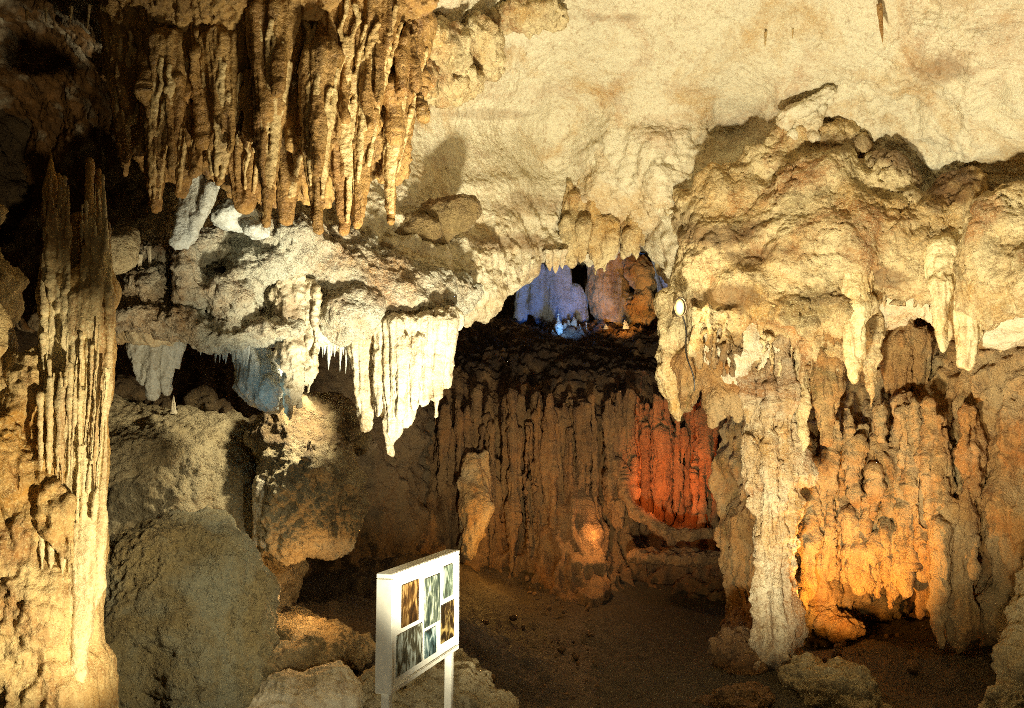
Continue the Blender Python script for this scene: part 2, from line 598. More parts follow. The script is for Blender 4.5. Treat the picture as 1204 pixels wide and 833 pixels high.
ceiling = sheet('ceiling', cols, ST_CEIL, M_CEIL, step=2.0,
                stain=[(600, 285, 50, 12, 0.6), (240, 90, 180, 130, 1.0), (40, 150, 130, 250, 1.0), (640, 20, 120, 6, 0.5),  # the tall blob at far left paints the unlit recess dark
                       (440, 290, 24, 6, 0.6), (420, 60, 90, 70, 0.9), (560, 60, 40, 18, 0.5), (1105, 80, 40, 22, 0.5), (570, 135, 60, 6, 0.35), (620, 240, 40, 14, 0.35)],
                bumps=[(870, 400, 50, 50, 0.2), (480, 340, 70, 50, 0.2), (560, 320, 50, 30, 0.15), (700, 230, 25, 60, 0.15),
                       (620, 120, 50, 20, 0.10), (770, 200, 24, 50, 0.15), (720, 160, 10, 30, 0.10), (590, 215, 60, 14, 0.08)],
                st2=ST_VAULT, mask=[(720, 80, 210, 75), (860, 80, 120, 70), (540, 180, 75, 60), (600, 190, 80, 60), (950, 25, 110, 62)],
                offscreen=dict(u=(0, 1, 19, 20), v=(0, 1, 8, 9, 10, 11)), flip=True)
structure(ceiling)

# ground: one sheet that runs under everything
nx_, ny_ = 700, 620
gu = np.linspace(-700, 1900, nx_)
gd = 0.3 * (26 / 0.3) ** np.linspace(0, 1, ny_)
GU, GD = np.meshgrid(gu, gd, indexing='ij')
gx = (GU - CX) / F * GD
MOUNDS = [(-0.9, 9.2, 1.2, 1.0, 0.55), (-3.0, 8.2, 2.0, 2.2, 0.9), (3.1, 9.4, 1.3, 0.8, 0.25), (0.6, 14.0, 2.5, 0.8, 0.5), (5.5, 10.2, 1.6, 2.5, 0.5), (-2.0, 12.5, 2.2, 1.8, 0.9)]


def ground_z(x, y):
    z = np.zeros_like(x)
    for a, b, sx, sy, h in MOUNDS:
        z = z + h * np.exp(-((x - a) / sx) ** 2 - ((y - b) / sy) ** 2)
    return z


gz = ground_z(gx, GD) - 0.03
gp = np.stack([gx, GD, gz], -1).reshape(-1, 3).astype(np.float32)
pathmask = np.exp(-np.clip(np.abs(gp[:, 0] - (1.9 + 0.05 * (gp[:, 1] - 9))) - 1.2, 0, 9) ** 2 / 0.16)
rz = 0.10 * fbm(gp * 0.9, 3) + 0.05 * fbm(gp * 4.0, 4, 0.6) + 0.03 * (0.5 - worley(gp * 6.0)) + 0.02 * fbm(gp * 18, 2)
gp[:, 2] += rz * (1 - 0.93 * pathmask)
ground = link('ground', mesh_np('ground', gp, grid_quads(nx_, ny_)), M_GROUND)
structure(ground)
# the trodden path between the formations
pu, pv = 90, 260
py_ = np.linspace(3.0, 13.6, pv)
pp = []
for y in py_:
    for t in np.linspace(-1, 1, pu):
        w = 1.25 + 0.15 * math.sin(y * 1.7)
        x = 1.9 + 0.05 * (y - 9) + w * t
        pp.append((x, y, 0.0))
pp = np.array(pp, np.float32)
edge = np.abs((pp[:, 0] - 1.9 - 0.05 * (pp[:, 1] - 9)) / 1.3)
edge = edge + 0.16 * fbm(pp * 1.6, 3)
pp[:, 2] = ground_z(pp[:, 0], pp[:, 1]) + 0.016 * fbm(pp * 2.2, 4) + 0.008 * fbm(pp * 9.0, 3) + 0.006 * (0.5 - worley(pp * 14.0)) - 0.25 * np.clip(edge - 0.72, 0, 1)
path = link('path', mesh_np('path', pp, grid_quads(pv, pu)[:, ::-1]), M_PATH)
structure(path)

# back wall: a curtain of brown flowstone, a dark ledge on top, the upper gallery behind it
BACK = {
    250: [14.2, 14.0, 13.6, 13.2, 12.8],
    420: [14.0, 13.8, 13.4, 13.0, 12.6],
    520: [14.2, 13.9, 13.5, 13.2, 12.8],
    600: [14.6, 14.2, 13.9, 13.6, 13.0],
    680: [14.4, 14.0, 13.6, 13.3, 12.8],
    760: [14.8, 14.5, 14.3, 14.1, 13.4],
    840: [14.6, 14.3, 14.0, 13.8, 13.2],
    930: [13.8, 13.4, 13.2, 13.0, 12.5],
    1100: [13.0, 12.8, 12.6, 12.4, 12.0],
}
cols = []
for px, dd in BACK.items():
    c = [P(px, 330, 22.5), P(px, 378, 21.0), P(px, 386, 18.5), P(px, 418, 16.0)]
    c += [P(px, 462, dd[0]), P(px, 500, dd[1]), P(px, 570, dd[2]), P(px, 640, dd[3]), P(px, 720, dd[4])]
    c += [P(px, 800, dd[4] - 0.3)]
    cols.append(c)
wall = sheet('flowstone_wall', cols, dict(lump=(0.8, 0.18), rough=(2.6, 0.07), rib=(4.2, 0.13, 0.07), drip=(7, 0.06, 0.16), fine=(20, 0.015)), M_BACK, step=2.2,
             stain=[(700, 420, 300, 38, 1.0)], bumps=[(800, 560, 45, 60, -0.3), (660, 560, 40, 90, 0.15), (560, 590, 22, 60, 0.18)], flip=True)  # darker band along the top of the ledge
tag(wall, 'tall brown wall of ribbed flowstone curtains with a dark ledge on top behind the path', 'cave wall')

# far end of the upper gallery
cols = []
for i, px in enumerate((350, 480, 600, 700, 800, 950, 1100)):
    d = 21.0 + 0.4 * math.sin(i * 2.1)
    cols.append([P(px, 180, d - 0.8), P(px, 260, d), P(px, 330, d + 0.2), P(px, 390, d), P(px, 450, d - 0.5)])
gal = sheet('gallery_wall', cols, ST_WALL, M_DARK, step=3, flip=True)
tag(gal, 'dark rock wall closing the high gallery behind the blue lit formations', 'cave wall')

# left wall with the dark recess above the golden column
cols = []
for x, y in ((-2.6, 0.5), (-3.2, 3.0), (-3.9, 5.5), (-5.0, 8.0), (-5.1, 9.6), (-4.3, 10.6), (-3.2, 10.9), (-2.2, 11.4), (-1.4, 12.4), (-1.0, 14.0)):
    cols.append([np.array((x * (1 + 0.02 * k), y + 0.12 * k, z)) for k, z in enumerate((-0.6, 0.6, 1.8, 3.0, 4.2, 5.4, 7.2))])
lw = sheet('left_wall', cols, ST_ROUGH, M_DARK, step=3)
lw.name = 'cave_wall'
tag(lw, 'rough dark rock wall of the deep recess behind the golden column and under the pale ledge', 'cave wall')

# right wall: orange lit flowstone behind the white column
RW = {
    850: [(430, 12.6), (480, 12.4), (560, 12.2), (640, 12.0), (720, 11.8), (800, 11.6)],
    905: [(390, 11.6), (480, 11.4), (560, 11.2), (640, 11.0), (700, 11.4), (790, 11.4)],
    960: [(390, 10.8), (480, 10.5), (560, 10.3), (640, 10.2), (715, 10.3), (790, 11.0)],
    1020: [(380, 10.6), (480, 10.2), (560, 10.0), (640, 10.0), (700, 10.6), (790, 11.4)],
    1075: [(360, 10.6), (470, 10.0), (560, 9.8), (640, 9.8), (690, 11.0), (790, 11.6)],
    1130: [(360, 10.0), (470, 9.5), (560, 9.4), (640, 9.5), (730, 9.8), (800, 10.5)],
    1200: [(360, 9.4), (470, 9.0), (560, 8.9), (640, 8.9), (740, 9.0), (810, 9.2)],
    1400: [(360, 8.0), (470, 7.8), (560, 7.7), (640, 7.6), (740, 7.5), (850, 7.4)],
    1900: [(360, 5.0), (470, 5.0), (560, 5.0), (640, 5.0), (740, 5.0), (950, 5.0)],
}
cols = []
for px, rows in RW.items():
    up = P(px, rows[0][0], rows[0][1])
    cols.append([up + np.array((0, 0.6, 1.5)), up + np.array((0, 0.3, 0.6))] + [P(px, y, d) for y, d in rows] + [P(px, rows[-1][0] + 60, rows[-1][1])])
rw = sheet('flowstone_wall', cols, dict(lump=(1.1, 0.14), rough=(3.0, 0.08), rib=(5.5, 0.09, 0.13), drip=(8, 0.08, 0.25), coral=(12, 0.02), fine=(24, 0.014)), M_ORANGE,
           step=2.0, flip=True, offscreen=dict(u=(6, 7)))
tag(rw, 'orange lit wall of dripping flowstone lobes behind the white pillar on the right', 'cave wall')

# ------------------------------------------------------------------ FORMATIONS
FLOW = dict(lump=(3.0, 0.02), rib=(17, 0.016, 0.06), rough=(14, 0.008), fine=(45, 0.004))
LUMPY = dict(lump=(2.5, 0.05), rough=(7, 0.035), coral=(13, 0.03), fine=(32, 0.008))
DRIP = dict(lump=(2.5, 0.03), rib=(13, 0.022, 0.10), rough=(9, 0.014), fine=(40, 0.005))
CRUST = dict(lump=(2.0, 0.05), rough=(7, 0.025), drip=(12, 0.05, 0.3), rib=(9, 0.02, 0.15), fine=(38, 0.008))

# golden ribbed column at the left
D0 = 5.2
s = Solid(0.03)
for x, w, yt, yb in ((60, 8, 172, 360), (70, 6, 205, 340), (80, 5, 230, 345), (106, 8, 188, 350), (116, 6, 200, 345), (124, 6, 226, 350), (96, 5, 262, 350), (54, 5, 240, 360), (129, 4, 262, 350)):
    s.pcone(x + random.uniform(-3, 3), yt, 1.5, x, yt + 60, w * .8, D0 + random.uniform(0, .12))
    s.pcone(x, yt + 60, w * .8, x + random.uniform(-4, 4), yb + 10, w * 1.3, D0 + 0.05, D0)
s.pell(95, 300, 30, 50, D0 + 0.2, 0.1)
s.pell(95, 345, 46, 34, D0 + 0.05, 0.16)
ribs = Solid(0.014)
for x0, y0, x1, y1, r in ((124, 345, 113, 690, 9), (113, 340, 101, 740, 9), (101, 345, 93, 790, 9), (90, 350, 86, 800, 8), (78, 355, 82, 640, 7), (66, 355, 66, 560, 7),
                          (56, 360, 52, 480, 7), (130, 350, 117, 660, 5), (107, 350, 97, 730, 5), (118, 348, 106, 700, 5), (72, 360, 70, 590, 4), (84, 352, 84, 700, 4), (96, 350, 90, 760, 4)):
    dz = D0 - 0.13 + 0.0018 * abs(x0 - 96) + random.uniform(-.03, .02)
    ribs.pcone(x0, y0, r * .85, x1, y1, r * .8, dz, dz, k=.012)
    ribs.pcone(x1, y1, r * .8, x1 - 5, y1 + 26, r * .3, dz, k=.012)
s.pcone(98, 345, 34, 88, 800, 30, D0 + .12)
for x, y, rx, ry, dd in ((40, 470, 50, 60, -0.05), (48, 560, 48, 50, -0.12), (30, 640, 58, 80, -0.12), (38, 740, 56, 110, -0.15), (52, 860, 56, 110, -0.18), (12, 560, 34, 70, -0.2),
                         (70, 600, 30, 46, -0.08), (-20, 500, 40, 150, -0.1), (-30, 750, 60, 200, 0.0), (75, 790, 26, 90, -0.05)):
    s.pell(x, y, rx, ry, D0 + 0.1 + dd, 0.22)
for x, y0, y1 in ((62, 575, 640), (71, 580, 650), (80, 590, 660), (54, 585, 630)):
    s.pcone(x, y0, 6, x + 4, y1, 5, D0 - 0.22)
s.cone(P(60, 800, D0 + 0.1), P(60, 1000, D0 + 0.1), 0.32, 0.42)
s.build('flowstone_column', M_COL, dict(lump=(3.0, 0.02), rib=(12, 0.012, 0.03), rough=(11, 0.004), fine=(45, 0.003)), h=0.0105, st2=dict(lump=(3, .05), rough=(8, .04), coral=(13, .03), rib=(11, .02, .15), fine=(40, .007)), mask=[(30, 480, 40, 90), (35, 640, 45, 130), (30, 800, 50, 120)])
col_l = bpy.context.scene.collection.objects[-1]
for x in (52, 57, 61, 66, 71, 76, 81, 97, 101, 105, 109, 113, 117, 121, 125, 129):
    yt = (172 if x < 90 else 186) + random.uniform(0, 75) + abs(x - (64 if x < 90 else 110)) * 1.5
    ribs.pcone(x + random.uniform(-3, 3), yt, 1.3, x + random.uniform(-2, 2), (yt + 340) / 2, random.uniform(2.0, 3.6), D0 - random.uniform(-.02, .10))
    ribs.pcone(x, (yt + 340) / 2, random.uniform(2.0, 3.2), x + random.uniform(-2, 2), 352 + random.uniform(-20, 20), random.uniform(2.5, 4), D0 - .06, D0 - .13)
for x in range(48, 132, 4):
    y0 = 350 + random.uniform(0, 120)
    ribs.pcone(x + random.uniform(-2, 2), y0, random.uniform(1.6, 3), x - (x - 60) * .15, y0 + random.uniform(60, 240), 1.5, D0 - .15 - random.uniform(0, .06))
rb = ribs.build('fluted_curtain', M_CREAM, dict(lump=(2.5, .02), rib=(14, .010, .04), rough=(9, .008), fine=(42, .004)), h=0.009)
rb.parent = col_l
rb.location = rb.location - col_l.location
tag(col_l, 'tall golden column of ribbed flowstone with bulging ochre lobes at the left edge', 'cave column')

# ochre knob in the recess on the far left
s = Solid(0.05)
s.pell(2, 340, 20, 40, 5.6, 0.14).pell(-20, 370, 30, 60, 5.7, 0.2).pcone(-5, 250, 6, 0, 320, 8, 5.6)
tag(s.build('stalactite', M_COL, LUMPY, h=0.014), 'ochre knob of rock cut by the left edge above the golden column', 'stalactite')

# brown draperies, upper left; each one its own hanging curtain
DRAPES = [
    # chain of (x, y, radius) down the middle of the lobe, distance, label
    ([(165, 5, 48), (152, 100, 20), (148, 205, 3)], 6.15, 'pointed brown drapery nearest the dark recess at upper left'),
    ([(198, 60, 26), (186, 150, 13), (181, 243, 6)], 5.95, 'brown drapery with a blunt square foot beside the pointed one'),
    ([(245, 40, 40), (228, 140, 18), (213, 228, 4)], 6.1, 'slanting brown drapery hanging above the pale slanting slab'),
    ([(268, 60, 36), (260, 150, 20), (256, 210, 7)], 6.0, 'short brown drapery just right of the slanting one'),
    ([(292, 60, 34), (290, 160, 27), (286, 236, 15)], 6.2, 'thick crusted brown lobe in the left half of the hanging row'),
    ([(325, 20, 30), (316, 140, 13), (313, 262, 4)], 5.8, 'long thin brown curtain reaching down to the pale ledge beside the crusted lobe'),
    ([(350, 20, 40), (346, 130, 21), (336, 258, 5)], 6.0, 'broad brown curtain with sharp folds left of the widest drapery'),
    ([(380, 70, 24), (372, 170, 14), (373, 272, 4)], 5.75, 'slender brown curtain overlapping the left side of the widest drapery'),
    ([(412, -5, 48), (402, 110, 27), (405, 205, 14), (406, 272, 4)], 5.95, 'widest fluted orange brown drapery in the middle of the hanging row'),
    ([(447, 0, 34), (433, 120, 15), (420, 262, 4)], 5.9, 'tapering brown drapery with a rippled edge right of the widest one'),
    ([(482, 30, 30), (468, 140, 15), (460, 205, 8), (460, 262, 2)], 6.15, 'rightmost brown drapery ending in a thin fang against the pale ceiling'),
]
M_EDGE = rock_mat('pale_drapery_edge', (0.62, 0.46, 0.21), (0.50, 0.30, 0.10), (0.28, 0.14, 0.04), ochre_amt=0.4, streak=0.3, bump=0.4, rough=0.4, pits=0.2)  # pale fins paint the light caught along the drapery edges
for n_i, (chain, d, label) in enumerate(DRAPES):
    s = Solid(0.03)
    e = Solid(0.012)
    squash = (random.uniform(1.0, 1.2), random.uniform(-.5, .5))
    for (x0, y0, r0), (x1, y1, r1) in zip(chain, chain[1:]):
        s.pcone(x0, y0, r0 * .86, x1, y1, r1 * .80, d + .05, sq=squash)
    # side lobes that fuse with the body high up and end in points of their own
    for _ in range(0 if n_i == 10 else 3):
        t = random.uniform(.02, .35)
        x0, y0, r0 = chain[0]
        x2, y2, r2 = chain[1]
        rt = r0 + (r2 - r0) * t
        xs = x0 + (x2 - x0) * t + random.uniform(-.6, .6) * rt
        ys = y0 + (y2 - y0) * t
        s.pcone(xs, ys, rt * .34, xs + (x2 - xs) * random.uniform(.2, .8), ys + random.uniform(70, 130), 1.8, d + .02, d - random.uniform(-.02, .14), sq=(random.uniform(1.2, 1.8), random.uniform(-1.2, 1.2)))
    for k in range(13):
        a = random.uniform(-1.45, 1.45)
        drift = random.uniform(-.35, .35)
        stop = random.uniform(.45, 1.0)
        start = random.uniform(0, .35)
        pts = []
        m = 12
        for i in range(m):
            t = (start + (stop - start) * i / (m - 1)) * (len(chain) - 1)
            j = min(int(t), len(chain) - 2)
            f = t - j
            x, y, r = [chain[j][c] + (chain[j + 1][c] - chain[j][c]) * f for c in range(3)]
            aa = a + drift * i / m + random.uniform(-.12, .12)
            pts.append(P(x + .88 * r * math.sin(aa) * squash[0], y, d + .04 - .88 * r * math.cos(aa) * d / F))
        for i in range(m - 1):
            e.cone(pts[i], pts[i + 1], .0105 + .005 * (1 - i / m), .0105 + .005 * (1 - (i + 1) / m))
    o = s.build('drapery', M_DRAPE, dict(lump=(1.6, 0.022), rib=(13, 0.030, 0.05), rough=(10, 0.007), fine=(40, 0.005)), h=0.0115)
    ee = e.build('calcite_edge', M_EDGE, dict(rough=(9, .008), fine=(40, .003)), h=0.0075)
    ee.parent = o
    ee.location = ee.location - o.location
    tag(o, label, 'drapery', 'brown draperies hanging at upper left')

s = Solid(0.08)
for x, y, rx, ry, d in ((175, 70, 46, 66, 6.45), (235, 85, 52, 66, 6.5), (300, 90, 50, 80, 6.5), (360, 80, 46, 90, 6.5), (420, 60, 48, 100, 6.5), (465, 50, 40, 80, 6.6), (285, 190, 30, 40, 6.5), (400, 170, 40, 50, 6.5),
                        (200, 150, 40, 60, 6.5), (250, 165, 34, 46, 6.5), (340, 170, 40, 60, 6.45), (375, 190, 30, 50, 6.45), (440, 140, 30, 70, 6.45), (460, 160, 20, 60, 6.5), (315, 200, 30, 40, 6.5),
                        (330, 0, 190, 44, 6.0), (200, 10, 70, 50, 6.2), (450, -5, 70, 44, 6.2), (270, -60, 240, 70, 5.8)):
    s.pell(x, y, rx, ry, d, .24)
for i in range(70):
    x = random.uniform(150, 490)
    y = random.uniform(0, 110)
    sl = random.uniform(-28, 22)
    l = random.uniform(40, 130)
    dd = 6.05 + random.uniform(-.12, .2)
    s.pcone(x, y, random.uniform(2.5, 6), x + sl, y + l, 1.8, dd, dd + random.uniform(-.05, .15), sq=(random.uniform(1.2, 2.6), random.uniform(-1.3, 1.3)), k=.022)
tag(s.build('drapery_bed', M_DRAPE, dict(lump=(2, .05), rib=(9, .05, .07), rough=(8, .018), fine=(36, .008)), h=0.013), 'rugged brown rock that the draperies hang from at upper left', 'rock mass')

# pale slanting slab under the draperies and its neighbour
s = Solid(0.03)
s.pcone(238, 215, 13, 212, 285, 7, 6.6, 6.5, sq=(1.6, 0.5)).pcone(248, 222, 6, 222, 280, 4, 6.5)
tag(s.build('drapery', M_PALE, FLOW, h=0.012), 'pale grey slanting slab of calcite under the forked brown drapery', 'drapery')
s = Solid(0.05)
s.pell(275, 255, 26, 20, 7.0, 0.2).pell(300, 270, 16, 12, 6.9, 0.14)
tag(s.build('boulder', M_PALE, dict(lump=(3, 0.03), rough=(9, 0.02), fine=(35, 0.006)), h=0.014), 'small pale grey rounded rock lying just right of the slanting slab', 'rock')

# rough crusts where the brown ceiling ends above the white vault
s = Solid(0.06)
for x, y, rx, ry, d in ((470, 40, 50, 26, 6.9), (520, 60, 38, 24, 7.6), (560, 50, 34, 22, 8.2), (575, 75, 18, 16, 8.4), (520, 105, 30, 14, 7.9), (480, 90, 30, 26, 7.2), (620, 20, 50, 12, 8.6), (545, 95, 24, 12, 8.2)):
    s.pell(x, y, rx, ry, d, 0.25)
tag(s.build('rock_crust', M_MASS, dict(lump=(2.5, 0.06), rough=(7, 0.05), ridge=(10, 0.02), rib=(9, .03, .2), fine=(35, 0.008)), h=0.017), 'rugged ochre crust of rock at the edge of the smooth white vault', 'rock')

# egg shaped boulder on the ledge
s = Solid(0.06)
s.pell(512, 262, 58, 27, 8.56, 0.20, tilt=0.36).pell(486, 276, 36, 22, 8.32, 0.18, tilt=.25)
tag(s.build('boulder', rock_mat('mossy_ochre_rock', (0.34, 0.24, 0.10), (0.28, 0.16, 0.05), (0.11, 0.06, 0.02), ochre_amt=.6, bump=.8, olive=.5, rust=.5),
            dict(lump=(2.5, 0.025), rough=(8, 0.025), coral=(14, 0.015), fine=(35, 0.007)), h=0.015), 'egg shaped mossy ochre boulder bulging from the pale ledge right of the draperies', 'boulder')

# round disc at the top of the golden column
s = Solid(0.04)
s.pell(138, 298, 22, 26, 6.3, 0.14).pell(150, 285, 14, 16, 6.4, 0.12)
tag(s.build('boulder', M_SLOPE, dict(lump=(3, 0.03), rough=(8, 0.02), fine=(35, 0.006)), h=0.013), 'round tan knob touching the right side of the golden column', 'rock')

# the rugged ledge itself
s = Solid(0.14)
for x, y, rx, ry, d in ((160, 372, 42, 16, 7.2), (215, 384, 44, 15, 7.2), (268, 398, 40, 13, 7.2), (320, 392, 34, 15, 7.25), (250, 345, 40, 12, 7.2), (205, 300, 40, 16, 7.4), (262, 292, 40, 24, 7.35),
                        (310, 315, 34, 22, 7.25), (350, 290, 44, 26, 7.3), (395, 320, 40, 30, 7.5), (415, 370, 36, 32, 7.4), (465, 362, 44, 30, 7.75), (505, 355, 34, 24, 8.0), (445, 318, 40, 22, 7.85), (540, 345, 26, 22, 8.3),
                        (230, 315, 14, 36, 7.1), (283, 350, 24, 30, 7.2), (180, 340, 20, 26, 7.3), (430, 338, 62, 24, 7.7), (490, 336, 44, 22, 8.0), (380, 305, 50, 20, 7.5), (330, 268, 50, 14, 7.4), (400, 285, 40, 10, 7.75)):
    s.pell(x, y, rx, ry, d, 0.28)
tag(s.build('rock_ledge', M_LEDGE, dict(lump=(2.2, .07), crack=(2.5, .05), rough=(6, .055), coral=(14, .025), pit=(6, .045), drip=(15, .03, .3), fine=(34, .010)), h=0.014,
            st2=dict(lump=(2.2, .05), rough=(6, .035), coral=(12, .012), fine=(30, .008)), mask=[(450, 350, 90, 50)]),
    'rugged mottled white ledge of rock hanging across the left half under the brown draperies', 'rock ledge')

# the great lobed mass on the right
s = Solid(0.12)
for x, y, rx, ry, d in ((965, 235, 62, 62, 9.2), (1000, 290, 66, 70, 9.0), (945, 310, 44, 60, 9.1), (1085, 290, 60, 66, 8.9), (1130, 250, 40, 50, 8.9), (1150, 330, 40, 60, 8.6), (940, 175, 44, 34, 9.6), (905, 200, 40, 28, 9.6), (985, 175, 40, 26, 9.5), (1040, 220, 40, 40, 9.2), (860, 235, 48, 44, 9.6),
                        (845, 300, 50, 52, 9.5), (880, 350, 44, 44, 9.3), (835, 370, 36, 40, 9.5), (815, 330, 24, 40, 9.6), (900, 280, 36, 40, 9.4), (930, 370, 36, 28, 9.1), (985, 365, 36, 24, 9.0), (805, 255, 26, 36, 9.9), (1190, 300, 60, 80, 8.3), (1270, 320, 80, 70, 7.9)):
    s.pell(x, y, rx, ry, d, 0.36)
for x in range(815, 1180, 9):
    if 1020 < x < 1095:
        yb, l = 352, 10
    else:
        yb, l = np.interp(x, (815, 850, 890, 940, 1010, 1100, 1180), (395, 400, 398, 392, 385, 350, 380)), random.uniform(12, 48)
    s.pcone(x, yb - 30, random.uniform(7, 12), x + random.uniform(-3, 3), yb + l, random.uniform(1.5, 4), 9.1 - .0018 * max(0, x - 1000) + random.uniform(-.12, .12), k=.05)
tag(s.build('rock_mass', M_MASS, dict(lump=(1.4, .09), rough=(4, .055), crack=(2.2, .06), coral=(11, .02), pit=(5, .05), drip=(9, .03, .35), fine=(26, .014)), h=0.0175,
            stain=[(1010, 168, 50, 12, .6), (1065, 180, 50, 22, .8), (1115, 210, 50, 42, .9), (850, 275, 60, 16, .7), (900, 300, 40, 14, .6), (865, 350, 50, 16, .7), (850, 435, 40, 40, .8), (1040, 330, 40, 12, .6), (980, 350, 30, 10, .5), (800, 260, 14, 20, .5)],  # dark arc at upper right is painted stain and shade; others are stains
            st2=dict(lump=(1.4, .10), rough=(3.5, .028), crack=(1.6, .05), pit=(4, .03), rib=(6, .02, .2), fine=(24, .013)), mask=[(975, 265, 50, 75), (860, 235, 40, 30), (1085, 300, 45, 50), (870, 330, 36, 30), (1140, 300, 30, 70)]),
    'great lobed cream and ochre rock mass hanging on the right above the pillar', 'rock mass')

# white fluted cluster at the tip of the ledge
s = Solid(0.025)
d = 7.5
for x0, y0, r0, x1, y1, r1, dd in ((424, 395, 13, 430, 500, 6, 0.05), (438, 392, 10, 437, 470, 5, 0.08), (455, 385, 14, 452, 480, 9, 0), (468, 385, 15, 462, 505, 9, -.08), (462, 500, 9, 459, 532, 3.5, -.08),
                                   (485, 385, 13, 478, 495, 6, -.04), (500, 382, 14, 498, 470, 6, 0), (516, 380, 14, 513, 465, 5, .02), (513, 460, 4, 514, 490, 1.6, .02), (528, 380, 8, 524, 452, 4, .05),
                                   (446, 420, 6, 446, 486, 4, -.06), (476, 400, 6, 470, 490, 4, -.16), (492, 400, 6, 487, 478, 3.5, -.1)):
    s.pcone(x0, y0, r0, x1, y1, r1, d + dd)
s.pcone(430, 392, 14, 528, 376, 14, d + 0.15)
tag(s.build('stalactite_cluster', M_WHITE, dict(lump=(3.5, 0.018), rib=(19, 0.022, 0.07), rough=(14, 0.008), fine=(45, 0.004)), h=0.011),
    'large white fluted stalactite cluster hanging from the tip of the pale ledge', 'stalactite cluster')

# crusted cluster with the long tip
s = Solid(0.03)
d = 7.3
for x0, y0, r0, x1, y1, r1, dd in ((345, 335, 16, 345, 430, 13, 0), (345, 425, 13, 341, 470, 7, -.03), (341, 468, 6, 340, 496, 1.6, -.03), (365, 340, 10, 366, 440, 6, .02), (366, 435, 6, 362, 462, 3, 0),
                                   (372, 340, 4, 371, 420, 2.5, -.06), (328, 350, 10, 333, 420, 8, .05), (352, 440, 7, 352, 475, 2.5, 0)):
    s.pcone(x0, y0, r0, x1, y1, r1, d + dd)
tag(s.build('stalactite_cluster', M_WHITE, dict(lump=(4, 0.025), rough=(10, 0.03), drip=(16, 0.04, 0.4), fine=(45, 0.007)), h=0.011, stain=[(342, 370, 30, 40, 0.6)]),
    'knobbly crusted stalactite cluster with one long white tip under the middle of the ledge', 'stalactite cluster')
s = Solid(0.05)
s.pell(303, 440, 25, 34, 7.8, 0.2).pell(318, 462, 16, 22, 7.7, 0.15).pell(295, 415, 20, 20, 7.8, .2)
tag(s.build('stalactite', M_PALE, dict(lump=(3, .03), rib=(12, .03, .12), rough=(10, .014), fine=(40, .005)), h=0.013), 'blunt greenish grey bulb hanging just left of the crusted cluster', 'stalactite')
s = Solid(0.03)
for x0, y0, r0, x1, y1, r1 in ((165, 395, 16, 168, 445, 7), (185, 395, 15, 180, 462, 6), (203, 395, 13, 195, 460, 3), (210, 395, 9, 208, 430, 3)):
    s.pcone(x0, y0, r0, x1, y1, r1, 7.7)
tag(s.build('drapery', M_PALE, DRIP, h=0.013), 'dim greenish drapery hanging under the left part of the ledge', 'drapery')


# ---- thin stalactites, made once and copied
def spike_mesh(name, n=18, m=34, seed=0, blunt=0.12, wob=0.10):
    r_ = np.random.default_rng(seed)
    v = []
    ph = r_.uniform(0, 6.28, 4)
    for i in range(m):
        t = i / (m - 1)
        rad = (1 - t) ** 0.8 * (1 - blunt) + blunt * (1 - t ** 6)
        for j in range(n):
            a = 2 * math.pi * j / n
            rr = rad * (1 + 0.16 * math.sin(3 * a + ph[0]) + 0.10 * math.sin(5 * a + ph[1] + 2 * t) + 0.10 * math.sin(14 * t + ph[2]) + 0.07 * r_.normal())
            v.append((rr * math.cos(a) + wob * math.sin(4 * t + ph[3]), rr * math.sin(a), -t))
    q = []
    for i in range(m - 1):
        for j in range(n):
            q.append((i * n + j, i * n + (j + 1) % n, (i + 1) * n + (j + 1) % n, (i + 1) * n + j))
    return mesh_np(name, np.array(v), np.array(q)[:, ::-1])


SPIKES = [spike_mesh('stalactite', seed=k, blunt=(0.1, 0.25, 0.15, 0.3)[k]) for k in range(4)]
SPIKE_OBJ = {}


def spike(px, py, rpx, length_px, d, mat, label, group=None, name='stalactite', up=False):
    """one thin stalactite (or, turned up, a stalagmite) hanging at a point of the picture"""
    key = (random.randrange(4), mat.name)
    if key not in SPIKE_OBJ:
        me = SPIKES[key[0]].copy()
        me.materials.append(mat)
        SPIKE_OBJ[key] = bpy.data.objects.new(name, me)
        o = SPIKE_OBJ[key]
    else:
        o = SPIKE_OBJ[key].copy()
        o.name = name
    C.objects.link(o)
    o.location = P(px, py, d)
    s_ = d / F
    o.scale = (rpx * s_, rpx * s_, length_px * s_ * (-1 if up else 1))
    o.rotation_euler = (random.uniform(-.05, .05), random.uniform(-.05, .05), random.uniform(0, 6.28))
    for k in list(o.keys()):
        del o[k]
    tag(o, label, 'stalagmite' if up else 'stalactite', group)
    return o


